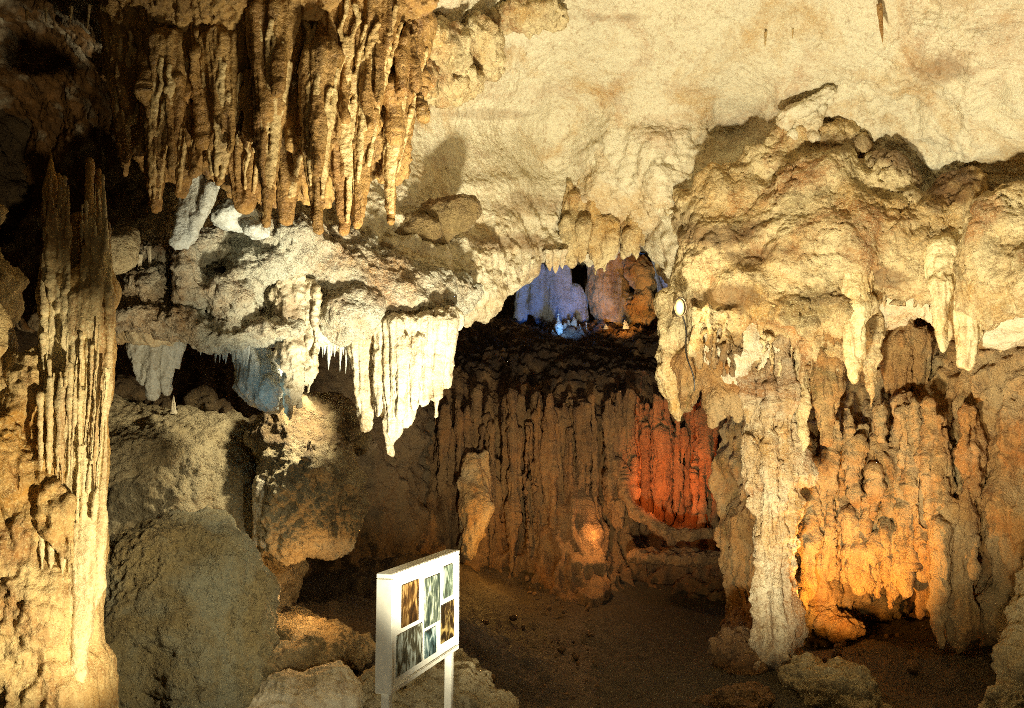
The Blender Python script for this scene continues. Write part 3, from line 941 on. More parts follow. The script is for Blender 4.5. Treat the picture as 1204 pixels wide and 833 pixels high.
# bluish icicle fringe under the ledge, left of the white cluster
for x in np.arange(372, 414, 3.6):
    spike(x, 393 + random.uniform(-3, 3), random.uniform(1.6, 3.2), random.uniform(18, 46), 7.65, M_PALE, 'thin bluish icicle in the fringe between the crusted and the white cluster',
          'bluish icicles under the ledge')
for x in np.arange(250, 296, 4.2):
    spike(x, 400 + random.uniform(-4, 4), random.uniform(2, 4.5), random.uniform(14, 34), 7.45, M_PALE, 'short bluish icicle under the ledge left of the blunt greenish bulb',
          'short bluish icicles left of the bulb')
for x in np.arange(212, 250, 6):
    spike(x, 385 + random.uniform(-4, 4), random.uniform(2, 5), random.uniform(14, 36), 7.4, M_PALE, 'stubby pale spike on the ledge edge right of the dim greenish drapery', 'stubby spikes on the ledge edge')
for x, y, r, l in ((155, 310, 2.5, 70), (165, 300, 3, 50), (176, 290, 2.5, 60), (225, 320, 3.5, 60), (237, 315, 3, 75), (228, 345, 4, 50), (250, 330, 3, 48), (262, 325, 3, 40)):
    spike(x, y, r, l, 7.15, M_WHITE, 'slender pale spike clinging to the front of the ledge beside the golden column', 'slender spikes on the front of the ledge')

# fringe of small drips on the lip of the vault
for x in sorted([random.uniform(540, 672) for _ in range(17)]):
    y = np.interp(x, (545, 575, 600, 635, 668), (366, 356, 330, 302, 300))
    spike(x, y - 6, random.uniform(2.5, 8), random.choice((8, 12, 14, 22, 30)) * random.uniform(.7, 1.2), np.interp(x, (545, 600, 668), (8.75, 9.5, 10.3)), M_CEIL, 'small cream drip on the lip of the vault above the dark opening',
          'cream drips along the lip of the vault')
# stalactites over the upper opening
s = Solid(0.07)
for i in range(26):
    x = random.uniform(660, 795)
    y0 = random.uniform(215, 285)
    yb = np.interp(x, (660, 690, 710, 745, 795), (300, 312, 330, 300, 318)) + random.uniform(-22, 10)
    s.pcone(x, y0, random.uniform(5, 10), x + random.uniform(-4, 4), max(yb, y0 + 20), random.uniform(1.5, 3.5), 10.42 + random.uniform(-.12, .1))
tag(s.build('stalactite_cluster', M_MASS, CRUST, h=0.017), 'row of cream and rust stalactites over the high opening in the middle', 'stalactite cluster')
# drips on the vault itself
spike(1034, 5, 3.2, 50, 8.0, M_DRAPE, 'lone thin brown stalactite hanging from the vault at the top right')
spike(900, 38, 1.6, 20, 8.7, M_MASS, 'tiny brown straw on the smooth vault, longer of the two')
spike(932, 34, 1.3, 13, 8.6, M_MASS, 'tiny brown straw on the smooth vault, shorter of the two')
for x, y in ((32, 12), (54, 10), (84, 8), (105, 6)):
    spike(x, y, 2.0, random.uniform(14, 36), 5.6, M_COL, 'thin straw hanging in the dark recess at the top left corner', 'straws in the top left recess')
# rock flake added to cast a dark gash of shadow on the vault
s = Solid(0.03)
s.pcone(925, 138, 12, 975, 108, 8, 9.2, 9.0, k=.08).pcone(945, 138, 10, 935, 160, 8, 9.3, k=.06).pcone(962, 128, 8, 955, 160, 8, 9.25, k=.06)
tag(s.build('rock_crust', M_CEIL, dict(lump=(3, .03), rough=(8, .03), fine=(35, .009)), h=0.015), 'small flake of rock jutting from the smooth vault with a dark gash above', 'rock')

# ---- right hand side
s = Solid(0.035)
d = 9.3
for x0, y0, r0, x1, y1, r1, dd in ((910, 380, 24, 908, 480, 20, .1), (908, 480, 20, 914, 560, 24, .1), (914, 560, 24, 912, 650, 20, .05), (912, 650, 19, 913, 740, 18, 0), (913, 740, 18, 915, 800, 26, 0),
                                   (928, 500, 10, 940, 560, 9, -.05), (936, 560, 7, 930, 640, 4, -.05), (890, 410, 9, 886, 560, 9, .1), (886, 560, 9, 898, 650, 4, 0.05), (902, 640, 9, 899, 780, 9, -.05), (926, 660, 6, 932, 770, 6, -.05),
                                   (918, 400, 8, 925, 520, 9, -.1), (915, 780, 26, 905, 830, 36, 0), (904, 425, 2, 905, 640, 8, -.12), (925, 430, 2, 916, 700, 6, -.12), (876, 420, 7, 880, 500, 4, .05), (882, 520, 6, 886, 600, 3, .02)):
    s.pcone(x0, y0, r0, x1, y1, r1, d + dd)
tag(s.build('flowstone_column', M_PILLAR, dict(lump=(2.2, .06), rib=(9, .05, .12), drip=(10, .06, .28), coral=(16, .02), rough=(9, .03), fine=(38, .008)), h=0.013, stain=[(905, 430, 40, 60, .3), (900, 800, 50, 30, .9)]),
    'white crusted pillar joining the right hand rock mass to the floor', 'cave column')
FANGS = [
    ([(1003, 365, 15, 1003, 415, 10), (1003, 415, 10, 1003, 448, 3)], 8.72, 'bright white tooth like stalactite right of the fat crusted one'),
    ([(972, 380, 20, 972, 450, 17), (972, 450, 17, 970, 518, 5)], 9.15, 'fat crusted cream stalactite just left of the bright white tooth'),
    ([(944, 390, 12, 945, 460, 7), (945, 460, 7, 944, 545, 2)], 9.15, 'long thin stalactite touching the white pillar on its right'),
    ([(1107, 335, 12, 1107, 380, 8), (1107, 380, 8, 1108, 410, 3)], 8.5, 'pale green tooth stalactite hanging at the right end of the dark arch'),
    ([(1135, 330, 16, 1135, 390, 13), (1135, 390, 13, 1136, 425, 8)], 8.6, 'blunt pale green curtain at the right edge beside the tooth'),
    ([(1025, 400, 9, 1024, 450, 6), (1024, 450, 6, 1024, 478, 2)], 9.3, 'small ochre stalactite right of the bright white tooth'),
    ([(850, 420, 30, 845, 470, 14), (845, 470, 14, 838, 500, 4), (865, 440, 20, 868, 490, 6), (815, 430, 22, 806, 480, 5)], 9.5, 'rust brown jagged lobe hanging left of the white pillar'),
    ([(790, 400, 14, 786, 440, 16), (786, 440, 15, 797, 492, 3), (800, 380, 22, 800, 440, 18)], 9.7, 'ochre fang below the bright lamp at the corner of the rock mass'),
    ([(1060, 400, 14, 1058, 450, 10), (1058, 450, 10, 1057, 480, 4), (1080, 395, 14, 1080, 470, 6), (1045, 410, 9, 1045, 460, 4)], 10.0, 'brown leafy drapery inside the dark arch'),
]
for lobes, d, label in FANGS:
    s = Solid(0.03)
    for l in lobes:
        s.pcone(*l, d + random.uniform(-.05, .05))
    x0, y0, r0 = lobes[0][:3]
    s.pcone(x0, y0 - 40, r0 * 1.5, x0, y0, r0 * 1.1, d + .12, d)
    pale = label.startswith(('bright', 'pale', 'blunt pale'))
    o = s.build('stalactite', M_CREAM if pale else (M_ORANGE if ('rust' in label or 'brown' in label) else M_MASS), DRIP if pale else CRUST, h=0.013)
    tag(o, label, 'stalactite')
# lobes low on the orange wall
LOW = [
    ([(950, 640, 14, 948, 700, 5), (948, 700, 5, 948, 716, 2)], 9.9, 'orange glowing fang just right of the white pillar'),
    ([(1010, 650, 14, 1010, 690, 8), (1030, 640, 14, 1032, 700, 4), (1045, 630, 12, 1046, 670, 4)], 9.8, 'ochre row of stubby fangs low on the orange wall'),
    ([(1085, 640, 9, 1084, 690, 7), (1084, 690, 7, 1083, 725, 3)], 9.7, 'hanging brown finger inside the dark hollow at lower right'),
    ([(1108, 620, 12, 1105, 700, 8), (1105, 700, 8, 1106, 760, 4), (1125, 600, 14, 1130, 720, 16), (1130, 720, 16, 1125, 760, 8)], 9.2, 'mossy ochre lobe right of the dark hollow'),
]
for lobes, d, label in LOW:
    s = Solid(0.035)
    for l in lobes:
        s.pcone(*l, d + random.uniform(-.05, .05))
    x0, y0, r0 = lobes[0][:3]
    s.pcone(x0, y0 - 60, r0, x0, y0, r0, d + .2, d)
    tag(s.build('stalactite', M_ORANGE, CRUST, h=0.014), label, 'stalactite')
s = Solid(0.05)
s.pell(1216, 800, 40, 70, 7.9, .25).pell(1205, 850, 44, 50, 7.8, .25).pell(1235, 740, 40, 70, 8.0, .25).pell(1260, 690, 50, 90, 8.0, .3)
tag(s.build('stalagmite', M_SLOPE, dict(lump=(2,.06), rough=(5,.06), crack=(2,.04), drip=(9,.04,.4), fine=(34,.009)), h=0.013), 'pale crusted stump of rock standing by the right edge', 'stalagmite')

s = Solid(0.045)
for i in range(95):
    x = random.uniform(945, 1150)
    y = random.uniform(470, 640)
    r = random.uniform(3, 9.5)
    dd = np.interp(x, (945, 1020, 1150), (10.15, 9.85, 9.2)) + random.uniform(-.12, .12)
    s.pcone(x, y, r, x + random.uniform(-4, 4), y + random.uniform(30, 95), r * random.uniform(.2, .6), dd, dd - .05)
tag(s.build('flowstone_curtain', M_ORANGE, dict(lump=(1.6, .08), rib=(9, .05, .13), drip=(10, .07, .3), coral=(15, .04), fine=(28, .014)), h=0.019),
    'ragged ochre curtain of dripping lobes on the orange lit wall at right', 'flowstone')

# rocks at the foot of the pillar
ROCKS = [
    ([(985, 815, 48, 34, 8.6), (950, 800, 30, 24, 8.8), (1010, 845, 40, 30, 8.4)], M_SLOPE, 'pale crusted rock in front of the white pillar foot'),
    ([(865, 765, 30, 24, 9.5), (880, 790, 26, 22, 9.3)], M_BACK, 'dark reddish rock left of the white pillar foot'),
    ([(870, 825, 40, 18, 8.6), (840, 835, 24, 12, 8.6)], M_BACK, 'low dark stone lying on the path edge below the white pillar'),
    ([(968, 728, 20, 14, 10.1), (990, 738, 26, 12, 10.1)], M_ORANGE, 'low orange rock on the floor behind the white pillar'),
]
for es, mat, label in ROCKS:
    s = Solid(0.06)
    for x, y, rx, ry, d in es:
        s.pell(x, y, rx, ry, d, rx * d / F)
    tag(s.build('boulder', mat, dict(lump=(2.5, .06), rough=(7, .05), coral=(10, .05), fine=(34, .008)), h=0.014), label, 'boulder')

# ---- left middle: slope, big mound, hanging rock
s = Solid(0.2)
s.pell(215, 640, 130, 165, 9.0, 1.2).pell(130, 640, 80, 170, 9.0, 0.9).pell(300, 690, 50, 130, 8.8, 0.6)
tag(s.build('boulder', M_SLOPE, dict(lump=(1.3, .10), rough=(4, .05), crack=(1.6, .06), coral=(16, .03), fine=(30, .012)), h=0.020), 'tan dusty slope of rock rising behind the olive mound', 'rock slope')
s = Solid(0.15)
s.pell(208, 732, 108, 128, 7.2, 0.75).pell(250, 800, 75, 100, 7.0, 0.6).pell(150, 800, 70, 120, 6.9, 0.6)
s.cone(P(200, 830, 7.1), P(200, 960, 7.1), 0.62, 0.7)
tag(s.build('boulder', M_MOUND, dict(lump=(1.6, .07), rough=(4, .04), crack=(1.6, .05), coral=(15, .025), pit=(6, .02), fine=(30, .013)), h=0.014), 'big rounded olive brown mound of rock right of the golden column', 'boulder')
s = Solid(0.08)
s.pell(362, 575, 58, 72, 8.3, 0.42).pell(340, 620, 38, 40, 8.2, 0.32).pell(345, 515, 50, 50, 8.5, 0.4).pell(395, 600, 28, 55, 8.4, 0.3).pell(392, 500, 40, 40, 8.7, .4)
s.pcone(364, 520, 4, 366, 565, 4, 7.9, k=.03)
tag(s.build('boulder', M_SLOPE, dict(lump=(2, .07), rough=(5, .05), crack=(2, .04), coral=(13, .035), pit=(7, .04), fine=(32, .010)), h=0.015, stain=[(370, 500, 70, 45, .8), (405, 600, 25, 50, .4)]),
    'rounded rock mass hanging over the dark hollow behind the notice board', 'boulder')
s = Solid(0.04)
s.pcone(310, 570, 11, 303, 640, 4, 8.1, k=.08).pcone(318, 585, 10, 312, 640, 4, 8.05, k=.05).pcone(326, 590, 10, 324, 630, 5, 8.05, k=.05)
tag(s.build('stalactite', M_WHITE, FLOW, h=0.013), 'white tongue of calcite on the left side of the hanging rock mass', 'stalactite')
# rubble under the dark ledge
for i, (x, y, r) in enumerate(((150, 460, 22), (185, 475, 18), (235, 470, 20), (262, 480, 14), (215, 490, 16), (170, 492, 14), (290, 500, 16), (395, 480, 20), (420, 520, 18))):
    s = Solid(0.05)
    s.pell(x, y, r, r * .7, 9.1, r * 9 / F).pell(x + r * .5, y + 4, r * .6, r * .5, 9.0, r * .6 * 9 / F)
    tag(s.build('stone', M_DARK, LUMPY, h=0.02), 'rough dark stone in the rubble on top of the tan slope', 'stone', 'rubble on top of the tan slope')
spike(204, 487, 4, 22, 8.6, M_WHITE, 'small white stalagmite standing on the rubble above the tan slope', up=True)

# ---- foreground under the board
s = Solid(0.08)
s.pell(330, 765, 90, 32, 7.9, 0.6).pell(390, 770, 50, 26, 8.1, 0.5).pell(330, 740, 40, 16, 8.3, .4)
tag(s.build('boulder', M_SLOPE, dict(lump=(2, .06), rough=(6, .04), coral=(11, .04), fine=(34, .008)), h=0.015), 'low brown rock shelf between the mound and the notice board', 'boulder')
s = Solid(0.05)
s.pell(345, 835, 50, 42, 6.9, .3).pell(390, 820, 34, 40, 7.0, .25).pell(310, 850, 40, 30, 6.8, .3)
tag(s.build('boulder', M_WHITE, dict(lump=(2, .05), rough=(6, .025), ridge=(5, .02), fine=(36, .006)), h=0.013), 'bright pale block of rock at the bottom left of the notice board', 'boulder')
s = Solid(0.08)
s.pell(520, 815, 62, 44, 7.4, .45).pell(470, 820, 60, 40, 7.3, .4).pell(560, 845, 50, 34, 7.3, .35)
tag(s.build('boulder', M_SLOPE, dict(lump=(2, .06), rough=(6, .05), coral=(11, .045), fine=(34, .008)), h=0.014), 'knobbly tan boulder directly behind the notice board legs', 'boulder')
for x, y, r in ((332, 752, 12), (318, 745, 8), (345, 760, 7)):
    s = Solid(0.03)
    s.pell(x, y, r, r * 1.2, 7.6, r * 7.6 / F)
    tag(s.build('stone', M_MOUND, dict(lump=(5, .03), rough=(10, .03), fine=(40, .006)), h=0.011), 'small mossy stone lying on the brown shelf beside the mound', 'stone', 'mossy stones on the shelf')

# loose rubble along the edges of the path
rv, rq = [], []
rr_ = np.random.default_rng(5)
import bmesh
bm = bmesh.new()
bmesh.ops.create_icosphere(bm, subdivisions=2, radius=1)
iv = np.array([v.co[:] for v in bm.verts])
iq = np.array([[v.index for v in f.verts] for f in bm.faces])
bm.free()
off = 0
for i in range(150):
    y = rr_.uniform(7.0, 13.2)
    side = rr_.choice((-1, 1))
    x = 1.9 + .05 * (y - 9) + side * (1.05 + abs(rr_.normal(0, .55)))
    r = 0.012 + 0.05 * rr_.random() ** 3
    sh = iv * (1 + .28 * fbm(iv * 1.3 + i, 2))[:, None] * rr_.uniform(.6, 1.2, 3)
    z = float(ground_z(np.array(x), np.array(y)))
    rv.append(sh * r + np.array((x, y, z + .2 * r)))
    rq.append(iq + off)
    off += len(iv)
rub = link('rubble', mesh_np('rubble', np.concatenate(rv), np.concatenate(rq)), M_BACK)
rub['kind'] = 'stuff'

# ---- back wall features
s = Solid(0.05)
s.pcone(558, 545, 12, 558, 600, 17, 13.2, 13.0, k=.1).pcone(558, 600, 17, 552, 648, 9, 13.0, 12.9, k=.1).pcone(570, 535, 6, 570, 600, 7, 13.2).pcone(546, 570, 7, 545, 645, 6, 13.0)
tag(s.build('flowstone_curtain', M_ORANGE, CRUST, h=0.02), 'orange glowing flowstone tongue on the back wall right of the notice board', 'flowstone')
s = Solid(0.05)
for i in range(60):
    x = random.uniform(742, 835)
    yt = random.uniform(462, 520)
    s.pcone(x, yt, random.uniform(1.5, 4), x + random.uniform(-4, 4), random.uniform(560, 622), random.uniform(1.2, 3), 14.15 + random.uniform(-.15, .15))
for i in range(160):
    x = random.choice((random.uniform(512, 700), random.uniform(512, 700), random.uniform(715, 745), random.uniform(820, 890)))
    r = random.uniform(1.2, 3.9)
    yt = random.uniform(462, 510)
    yb = random.uniform(600, 695) if x < 700 else random.uniform(560, 625)
    dd = 13.6 + random.uniform(-.22, .2)
    s.pcone(x, yt, r, x + random.uniform(-5, 5), .5 * (yt + yb), r * random.uniform(.8, 1.3), dd)
    s.pcone(x + random.uniform(-3, 3), .5 * (yt + yb), r * 1.1, x + random.uniform(-5, 5), yb, r * random.uniform(.4, .9), dd, dd - random.uniform(0, .2))
tag(s.build('flowstone_curtain', M_BACK, dict(lump=(2, .05), rib=(11, .05, .04), drip=(13, .025, .15), coral=(16, .02), rough=(7, .02), fine=(26, .014)), h=0.024), 'brown organ pipe columns standing against the middle of the back wall', 'flowstone')
s = Solid(0.05)
s.pcone(725, 545, 6, 745, 600, 7, 13.4, 13.2).pcone(745, 600, 7, 790, 632, 8, 13.2, 13).pcone(790, 632, 8, 830, 628, 7, 13, 13.1).pell(800, 655, 60, 10, 13.0, .3)
tag(s.build('boulder', M_BACK, LUMPY, h=0.022), 'dark curved rim of rock under the red lit hollow', 'boulder')
# upper gallery
s = Solid(0.05)
for x0, y0, r0, x1, y1, r1 in ((640, 318, 9, 636, 360, 12), (622, 335, 6, 620, 372, 8), (660, 310, 10, 662, 380, 16), (650, 330, 8, 645, 372, 10), (684, 345, 10, 683, 386, 14), (692, 350, 5, 693, 388, 6), (672, 300, 6, 672, 370, 10)):
    s.pcone(x0 - 8, y0, r0, x1 - 8, y1, r1, 18.2)
BLUE = rock_mat('white_gallery_calcite', (0.36, 0.40, 0.46), (0.22, 0.23, 0.24), (0.09, 0.08, 0.07), ochre_amt=.5, streak=.5, bump=.7)
tag(s.build('stalagmite', BLUE, DRIP, h=0.03), 'blue lit fluted stalagmite group in the high gallery', 'stalagmite')
s = Solid(0.06)
for x, y, rx, ry in ((715, 340, 24, 45), (735, 365, 28, 22), (722, 305, 14, 18), (700, 320, 8, 30)):
    s.pell(x, y, rx, ry, 18.0, .4)
tag(s.build('boulder', M_ORANGE, CRUST, h=0.03), 'tall orange lit rock beside the blue formations in the high gallery', 'boulder')
for x, y, r, lab in ((757, 322, 20, 'upper round orange rock in the high gallery'), (752, 365, 22, 'lower round orange rock in the high gallery')):
    s = Solid(0.05)
    s.pell(x, y, r, r * .95, 17.6, r * 17.6 / F)
    tag(s.build('boulder', M_ORANGE, dict(lump=(1.6, .18), rough=(4, .09), crack=(2, .08), fine=(18, .015)), h=0.025), lab, 'boulder')
s = Solid(0.05)
for x, h_, r in ((652, 10, 5), (658, 22, 4.5), (664, 9, 5), (669, 13, 3.5), (677, 15, 5.5), (684, 8, 5), (690, 11, 3)):
    s.pcone(x, 392, r, x + random.uniform(-3, 3), 390 - h_, random.uniform(.6, 1.6), 17.4 + random.uniform(-.2, .2))
tag(s.build('stalagmite_cluster', M_SLOPE, dict(lump=(3, .04), rough=(7, .03), fine=(20, .01)), h=0.025), 'low pale pointed stalagmites fused together on the rim of the high gallery', 'stalagmite cluster')
for x, h_, r in ((735, 11, 4), (712, 6, 3)):
    spike(x, 387, r, h_, 17.0, BLUE, 'tiny blue stalagmite in front of the orange rocks of the high gallery', 'blue stalagmites by the orange rocks', up=True, name='stalagmite')
s = Solid(0.04)
s.pcone(776, 290, 6, 784, 330, 7, 12.0).pcone(784, 330, 7, 792, 352, 5, 12.0).pcone(772, 300, 4, 778, 370, 3, 12.3)
tag(s.build('drapery', BLUE, DRIP, h=0.02), 'narrow bluish drapery just above the bright lamp', 'drapery')


# ------------------------------------------------------------------ NOTICE BOARD
def box_mesh(name, lo, hi, bev=0.004):
    import bmesh
    bm = bmesh.new()
    bmesh.ops.create_cube(bm, size=1)
    for v in bm.verts:
        v.co = [lo[i] + (v.co[i] + .5) * (hi[i] - lo[i]) for i in range(3)]
    if bev:
        bmesh.ops.bevel(bm, geom=bm.edges[:], offset=bev, segments=2, affect='EDGES')
    me = bpy.data.meshes.new(name)
    bm.to_mesh(me)
    bm.free()
    return me


A = P(451, 745, 5.45)
B = P(532, 705, 6.60)
ax_ = np.array((B[0] - A[0], B[1] - A[1], 0))
Wd = float(np.linalg.norm(ax_))
ang = math.atan2(ax_[1], ax_[0])
top_z = 0.5 * (P(456, 674, 5.45)[2] + P(537, 647, 6.60)[2])
bot_z = 0.5 * (P(456, 815, 5.45)[2] + P(537, 764, 6.60)[2])
board = bpy.data.objects.new('notice_board', None)
C.objects.link(board)
board.location = (A[0], A[1], 0.0)
board.rotation_euler = (0, 0, ang)
tag(board, 'white notice board on two posts showing six cave photographs', 'notice board')
M_BOARD = plain_mat('white_board_paint', (0.74, 0.73, 0.65), 0.35, grain=0.09)
M_FRAME = plain_mat('white_frame_paint', (0.72, 0.70, 0.61), 0.35, grain=0.13)
H = top_z - bot_z
TH = 0.10                                                                      # a shallow case
link('panel', box_mesh('panel', (0.03, -TH / 2 + .012, bot_z + .03), (Wd - .03, TH / 2 - .012, top_z - .03)), M_BOARD, board)
fr = link('frame', box_mesh('frame', (0, -TH / 2, top_z - .03), (Wd, TH / 2, top_z)), M_FRAME, board)
link('frame', box_mesh('frame', (0, -TH / 2, bot_z), (Wd, TH / 2, bot_z + .03)), M_FRAME, board)
link('frame', box_mesh('frame', (0, -TH / 2, bot_z + .03), (0.03, TH / 2, top_z - .03)), M_FRAME, board)
link('frame', box_mesh('frame', (Wd - .03, -TH / 2, bot_z + .03), (Wd, TH / 2, top_z - .03)), M_FRAME, board)
for x in (0.03, Wd - 0.09):
    link('post', box_mesh('post', (x, -0.025, -0.1), (x + 0.05, 0.025, bot_z)), M_FRAME, board)


def photo_mat(name, c0, c1, c2, seed, sx=5, sz=2.6):
    m = bpy.data.materials.new(name)
    m.use_nodes = True
    nt = m.node_tree
    bs = nt.nodes['Principled BSDF']
    g = nt.nodes.new('ShaderNodeTexCoord')
    mp = nt.nodes.new('ShaderNodeMapping')
    mp.inputs['Scale'].default_value = (sx, 1, sz)
    mp.inputs['Location'].default_value = (seed * 3.7, seed, seed * 1.3)
    nt.links.new(g.outputs['Object'], mp.inputs['Vector'])
    t = nt.nodes.new('ShaderNodeTexNoise')
    t.inputs['Scale'].default_value = 3.0
    t.inputs['Detail'].default_value = 7
    t.inputs['Distortion'].default_value = 1.2
    nt.links.new(mp.outputs['Vector'], t.inputs['Vector'])
    r = nt.nodes.new('ShaderNodeValToRGB')
    e = r.color_ramp.elements
    e[0].position, e[0].color = .36, (*c0, 1)
    e[1].position, e[1].color = .66, (*c2, 1)
    x = e.new(.5)
    x.color = (*c1, 1)
    nt.links.new(t.outputs['Fac'], r.inputs['Fac'])
    nt.links.new(r.outputs['Color'], bs.inputs['Base Color'])
    bs.inputs['Roughness'].default_value = 0.25
    return m


# six photographs: u across (0 near end .. 1 far end), v from the top (0) to the bottom (1)
PH = [
    (0.12, 0.36, 0.10, 0.50, (.015, .008, .004), (.06, .028, .008), (.30, .19, .07)),
    (0.45, 0.70, 0.13, 0.62, (.02, .03, .025), (.08, .10, .075), (.34, .36, .28)),
    (0.76, 0.92, 0.08, 0.42, (.03, .04, .03), (.12, .16, .12), (.34, .38, .30)),
    (0.06, 0.42, 0.55, 0.93, (.02, .02, .015), (.07, .065, .04), (.34, .38, .34)),
    (0.46, 0.64, 0.66, 0.93, (.01, .015, .012), (.05, .09, .095), (.32, .38, .36)),
    (0.72, 0.95, 0.48, 0.88, (.012, .008, .004), (.035, .02, .008), (.32, .23, .08)),
]
for i, (u0, u1, v0, v1, c0, c1, c2) in enumerate(PH):
    iw, ih = Wd - .06, H - .06
    me = box_mesh('photograph', (.03 + u0 * iw, -TH / 2 + .006, top_z - .03 - v1 * ih), (.03 + u1 * iw, -TH / 2 + .0121, top_z - .03 - v0 * ih), 0.0)
    link('photograph', me, photo_mat('printed_photograph', c0, c1, c2, i + 1), board)

# ------------------------------------------------------------------ LAMPS
lamp = bpy.data.objects.new('spotlight', None)
C.objects.link(lamp)
LP = P(794, 366, 9.25)
lamp.location = LP
tag(lamp, 'small glowing spotlight fixed to the corner of the right hand rock mass', 'lamp')
M_METAL = plain_mat('dark_lamp_metal', (0.05, 0.045, 0.04), 0.4, 0.8)
M_LENS = plain_mat('lit_lamp_lens', (0.35, 0.25, 0.10), 0.2, emit=(1.0, 0.66, 0.24), estr=3)
_t = M_LENS.node_tree
_c = _t.nodes.new('ShaderNodeTexCoord')
_m = _t.nodes.new('ShaderNodeMapping')
_m.inputs['Scale'].default_value = (22, 0, 12)
_l = _t.nodes.new('ShaderNodeVectorMath')
_l.operation = 'LENGTH'
_r = _t.nodes.new('ShaderNodeMapRange')
_r.inputs['From Min'].default_value = 0.1
_r.inputs['From Max'].default_value = 1.0
_r.inputs['To Min'].default_value = 2.4
_r.inputs['To Max'].default_value = 0.3
_t.links.new(_c.outputs['Object'], _m.inputs['Vector'])
_t.links.new(_m.outputs['Vector'], _l.inputs[0])
_t.links.new(_l.outputs['Value'], _r.inputs['Value'])
_t.links.new(_r.outputs['Result'], _t.nodes['Principled BSDF'].inputs['Emission Strength'])
n_ = 24
v, q = [], []
for zz, rr in ((-.13, .050), (-.10, .075), (-.04, .082), (0.02, .095), (0.05, .100), (0.05, .088), (0.0, .080)):
    for j in range(n_):
        a = 2 * math.pi * j / n_
        v.append((rr * math.cos(a) * .62, -.24 - zz, rr * math.sin(a)))
for i in range(6):
    for j in range(n_):
        q.append((i * n_ + j, i * n_ + (j + 1) % n_, (i + 1) * n_ + (j + 1) % n_, (i + 1) * n_ + j))
link('housing', mesh_np('housing', np.array(v), np.array(q)), M_METAL, lamp)
v, q = [], []
for i in range(9):
    t = math.pi / 2 * i / 8
    for j in range(n_):
        a = 2 * math.pi * j / n_
        v.append((.045 * math.sin(t + .02) * math.cos(a), -.24 - .05 * math.cos(t), .085 * math.sin(t + .02) * math.sin(a)))
for i in range(8):
    for j in range(n_):
        q.append((i * n_ + j, i * n_ + (j + 1) % n_, (i + 1) * n_ + (j + 1) % n_, (i + 1) * n_ + j))
link('lens', mesh_np('lens', np.array(v), np.array(q)), M_LENS, lamp)
cv, cq = [], []
for i in range(30):
    t = i / 29
    cx_, cy_, cz_ = .05 + .10 * t + .02 * math.sin(9 * t), -.10 + .02 * math.sin(7 * t), -.05 - .75 * t
    for j in range(8):
        a = 2 * math.pi * j / 8
        cv.append((cx_ + .008 * math.cos(a), cy_ + .008 * math.sin(a), cz_))
for i in range(29):
    for j in range(8):
        cq.append((i * 8 + j, i * 8 + (j + 1) % 8, (i + 1) * 8 + (j + 1) % 8, (i + 1) * 8 + j))
link('cable', mesh_np('cable', np.array(cv), np.array(cq)), M_METAL, lamp)
link('bracket', box_mesh('bracket', (-.012, -.12, -.02), (.012, .12, .02), .003), M_METAL, lamp)


def light(kind, loc, energy, col, size=0.06, target=None, cone=120, blend=0.6):
    l = bpy.data.lights.new('cave_lamp', kind)
    l.energy = energy
    l.color = col
    l.shadow_soft_size = size
    o = bpy.data.objects.new('cave_lamp', l)
    C.objects.link(o)
    o.location = loc
    if kind == 'SPOT':
        l.spot_size = math.radians(cone)
        l.spot_blend = blend
        o.rotation_euler = (Vector(target) - Vector(loc)).to_track_quat('-Z', 'Y').to_euler()
    return o


WARM = (1.0, 0.83, 0.52)
WHITE = (1.0, 0.91, 0.65)
# key: a floodlight on the floor beside the notice board, pointing up at the vault
light('SPOT', (0.6, 4.2, 0.4), 1900, WHITE, 0.16, P(760, 200, 9.5), 92, 0.5)
# floodlight low on the left, lights the golden column
light('SPOT', (-0.5, 3.4, 1.0), 430, WARM, 0.05, P(65, 600, 5.2), 46, 0.5)
light('SPOT', (1.3, 3.0, 1.1), 230, WARM, 0.05, P(420, 215, 7.0), 36, 0.6)  # added fill that brightens the draperies and the ledge
# floodlight between the mound and the board, lights the ledge and the draperies from below
light('SPOT', (0.3, 4.6, 0.5), 330, WHITE, 0.05, P(400, 235, 7.0), 50, 0.5)
# board lamp by the viewer
light('SPOT', (-0.55, 2.2, 1.6), 62, WHITE, 0.05, P(470, 765, 6.0), 34, 0.4)
light('POINT', (-0.75, 5.5, 0.10), 28, WHITE, 0.04)
light('POINT', (0.4, 0.4, 2.7), 13, WARM, 0.2)  # weak fill added beside the camera
light('SPOT', (0.7, 3.4, 3.0), 440, WHITE, 0.08, P(205, 690, 7.0), 30, 1.0)  # fill added in mid air to brighten the mound
# right side flood
light('SPOT', (2.0, 4.4, 0.3), 400, WARM, 0.08, P(1010, 330, 9.0), 80, 0.6)
# orange lamp behind the white pillar
light('SPOT', P(985, 746, 8.95), 150, (1.0, 0.45, 0.08), 0.05, P(995, 590, 10.0), 125, 0.7)
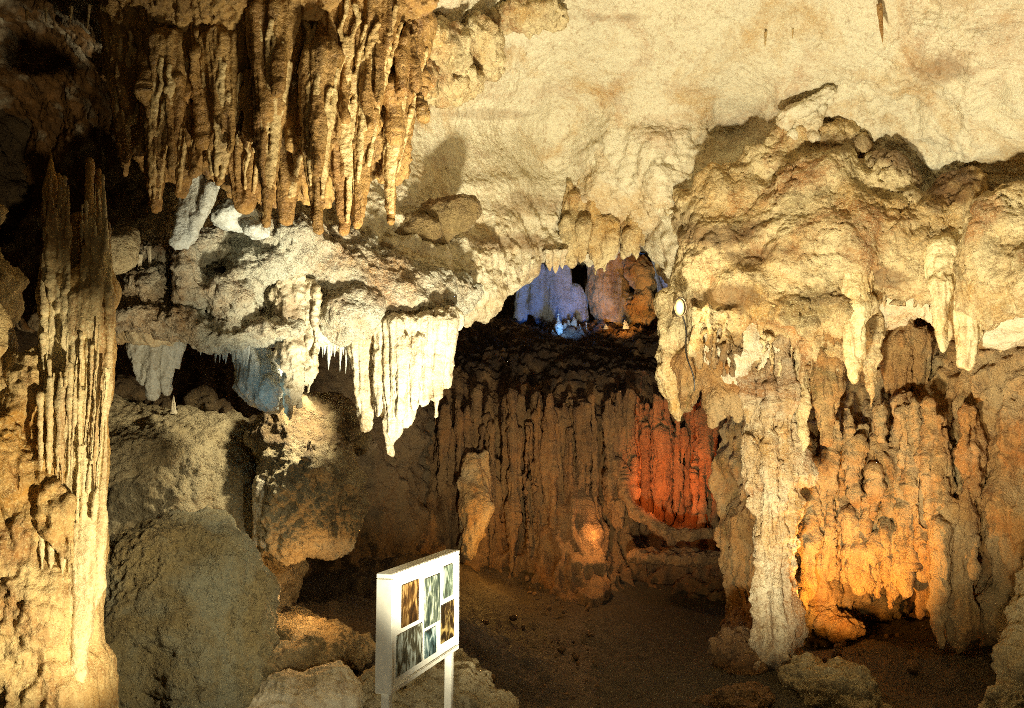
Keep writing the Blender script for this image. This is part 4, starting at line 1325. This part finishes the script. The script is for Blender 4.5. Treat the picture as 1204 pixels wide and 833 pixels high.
# red lamp in the back hollow
light('SPOT', P(775, 600, 12.5), 190, (1.0, 0.22, 0.045), 0.05, P(795, 535, 14.2), 88, 1.0)
light('POINT', P(706, 628, 12.95), 12, (1.0, 0.50, 0.18), 0.03)
light('POINT', P(590, 640, 12.3), 17, (1.0, 0.50, 0.10), 0.05)
# wash on the back curtain
light('SPOT', P(690, 720, 10.5), 8, (1.0, 0.60, 0.20), 0.1, P(680, 560, 13.5), 90, 0.8)
# gallery lamps
light('SPOT', P(668, 392, 16.6), 75, (0.10, 0.30, 1.0), 0.05, P(672, 335, 18.2), 90, .5)
light('SPOT', P(735, 392, 16.4), 50, (1.0, 0.46, 0.10), 0.05, P(735, 335, 18.0), 90, .5)
light('POINT', P(786, 340, 11.2), 12, (0.45, 0.6, 1.0), 0.04)
# the visible lamp's own light
light('POINT', np.array(LP) + np.array((-.05, -.42, 0.0)), 12, (1.0, 0.72, 0.35), 0.05)
# cool lamp under the ledge
light('POINT', P(300, 475, 7.2), 0.9, (0.45, 0.85, 1.0), 0.05)
# slope lamp
light('SPOT', P(388, 425, 7.9), 110, (1.0, 0.88, 0.58), 0.05, P(215, 600, 8.3), 100, 0.7)
light('POINT', P(365, 690, 7.8), 7, (1.0, 0.52, 0.17), 0.05)

w = bpy.data.worlds.new('World')
bpy.context.scene.world = w
w.use_nodes = True
bg = w.node_tree.nodes['Background']
bg.inputs['Color'].default_value = (1.0, 0.72, 0.36, 1)
bg.inputs['Strength'].default_value = 0.035

# ------------------------------------------------------------------ camera
cam = bpy.data.cameras.new('camera')
cam.sensor_width = 36
cam.lens = 36 * F / 1204
cam.clip_end = 200
co = bpy.data.objects.new('camera', cam)
C.objects.link(co)
co.location = (0, 0, EYE)
co.rotation_euler = (math.pi / 2 + PITCH, 0, 0)
sc = bpy.context.scene
sc.camera = co
sc.view_settings.view_transform = 'Standard'
sc.view_settings.look = 'None'
sc.view_settings.exposure = 0.5
sc.view_settings.gamma = 1
sc.cycles.use_adaptive_sampling = True
sc.cycles.adaptive_threshold = 0.025
sc.cycles.max_bounces = 5
sc.cycles.diffuse_bounces = 3
sc.cycles.use_denoising = False
sc.cycles.filter_width = 0.9
sc.cycles.sample_clamp_indirect = 3.0
print('verts', sum(len(m.vertices) for m in bpy.data.meshes))
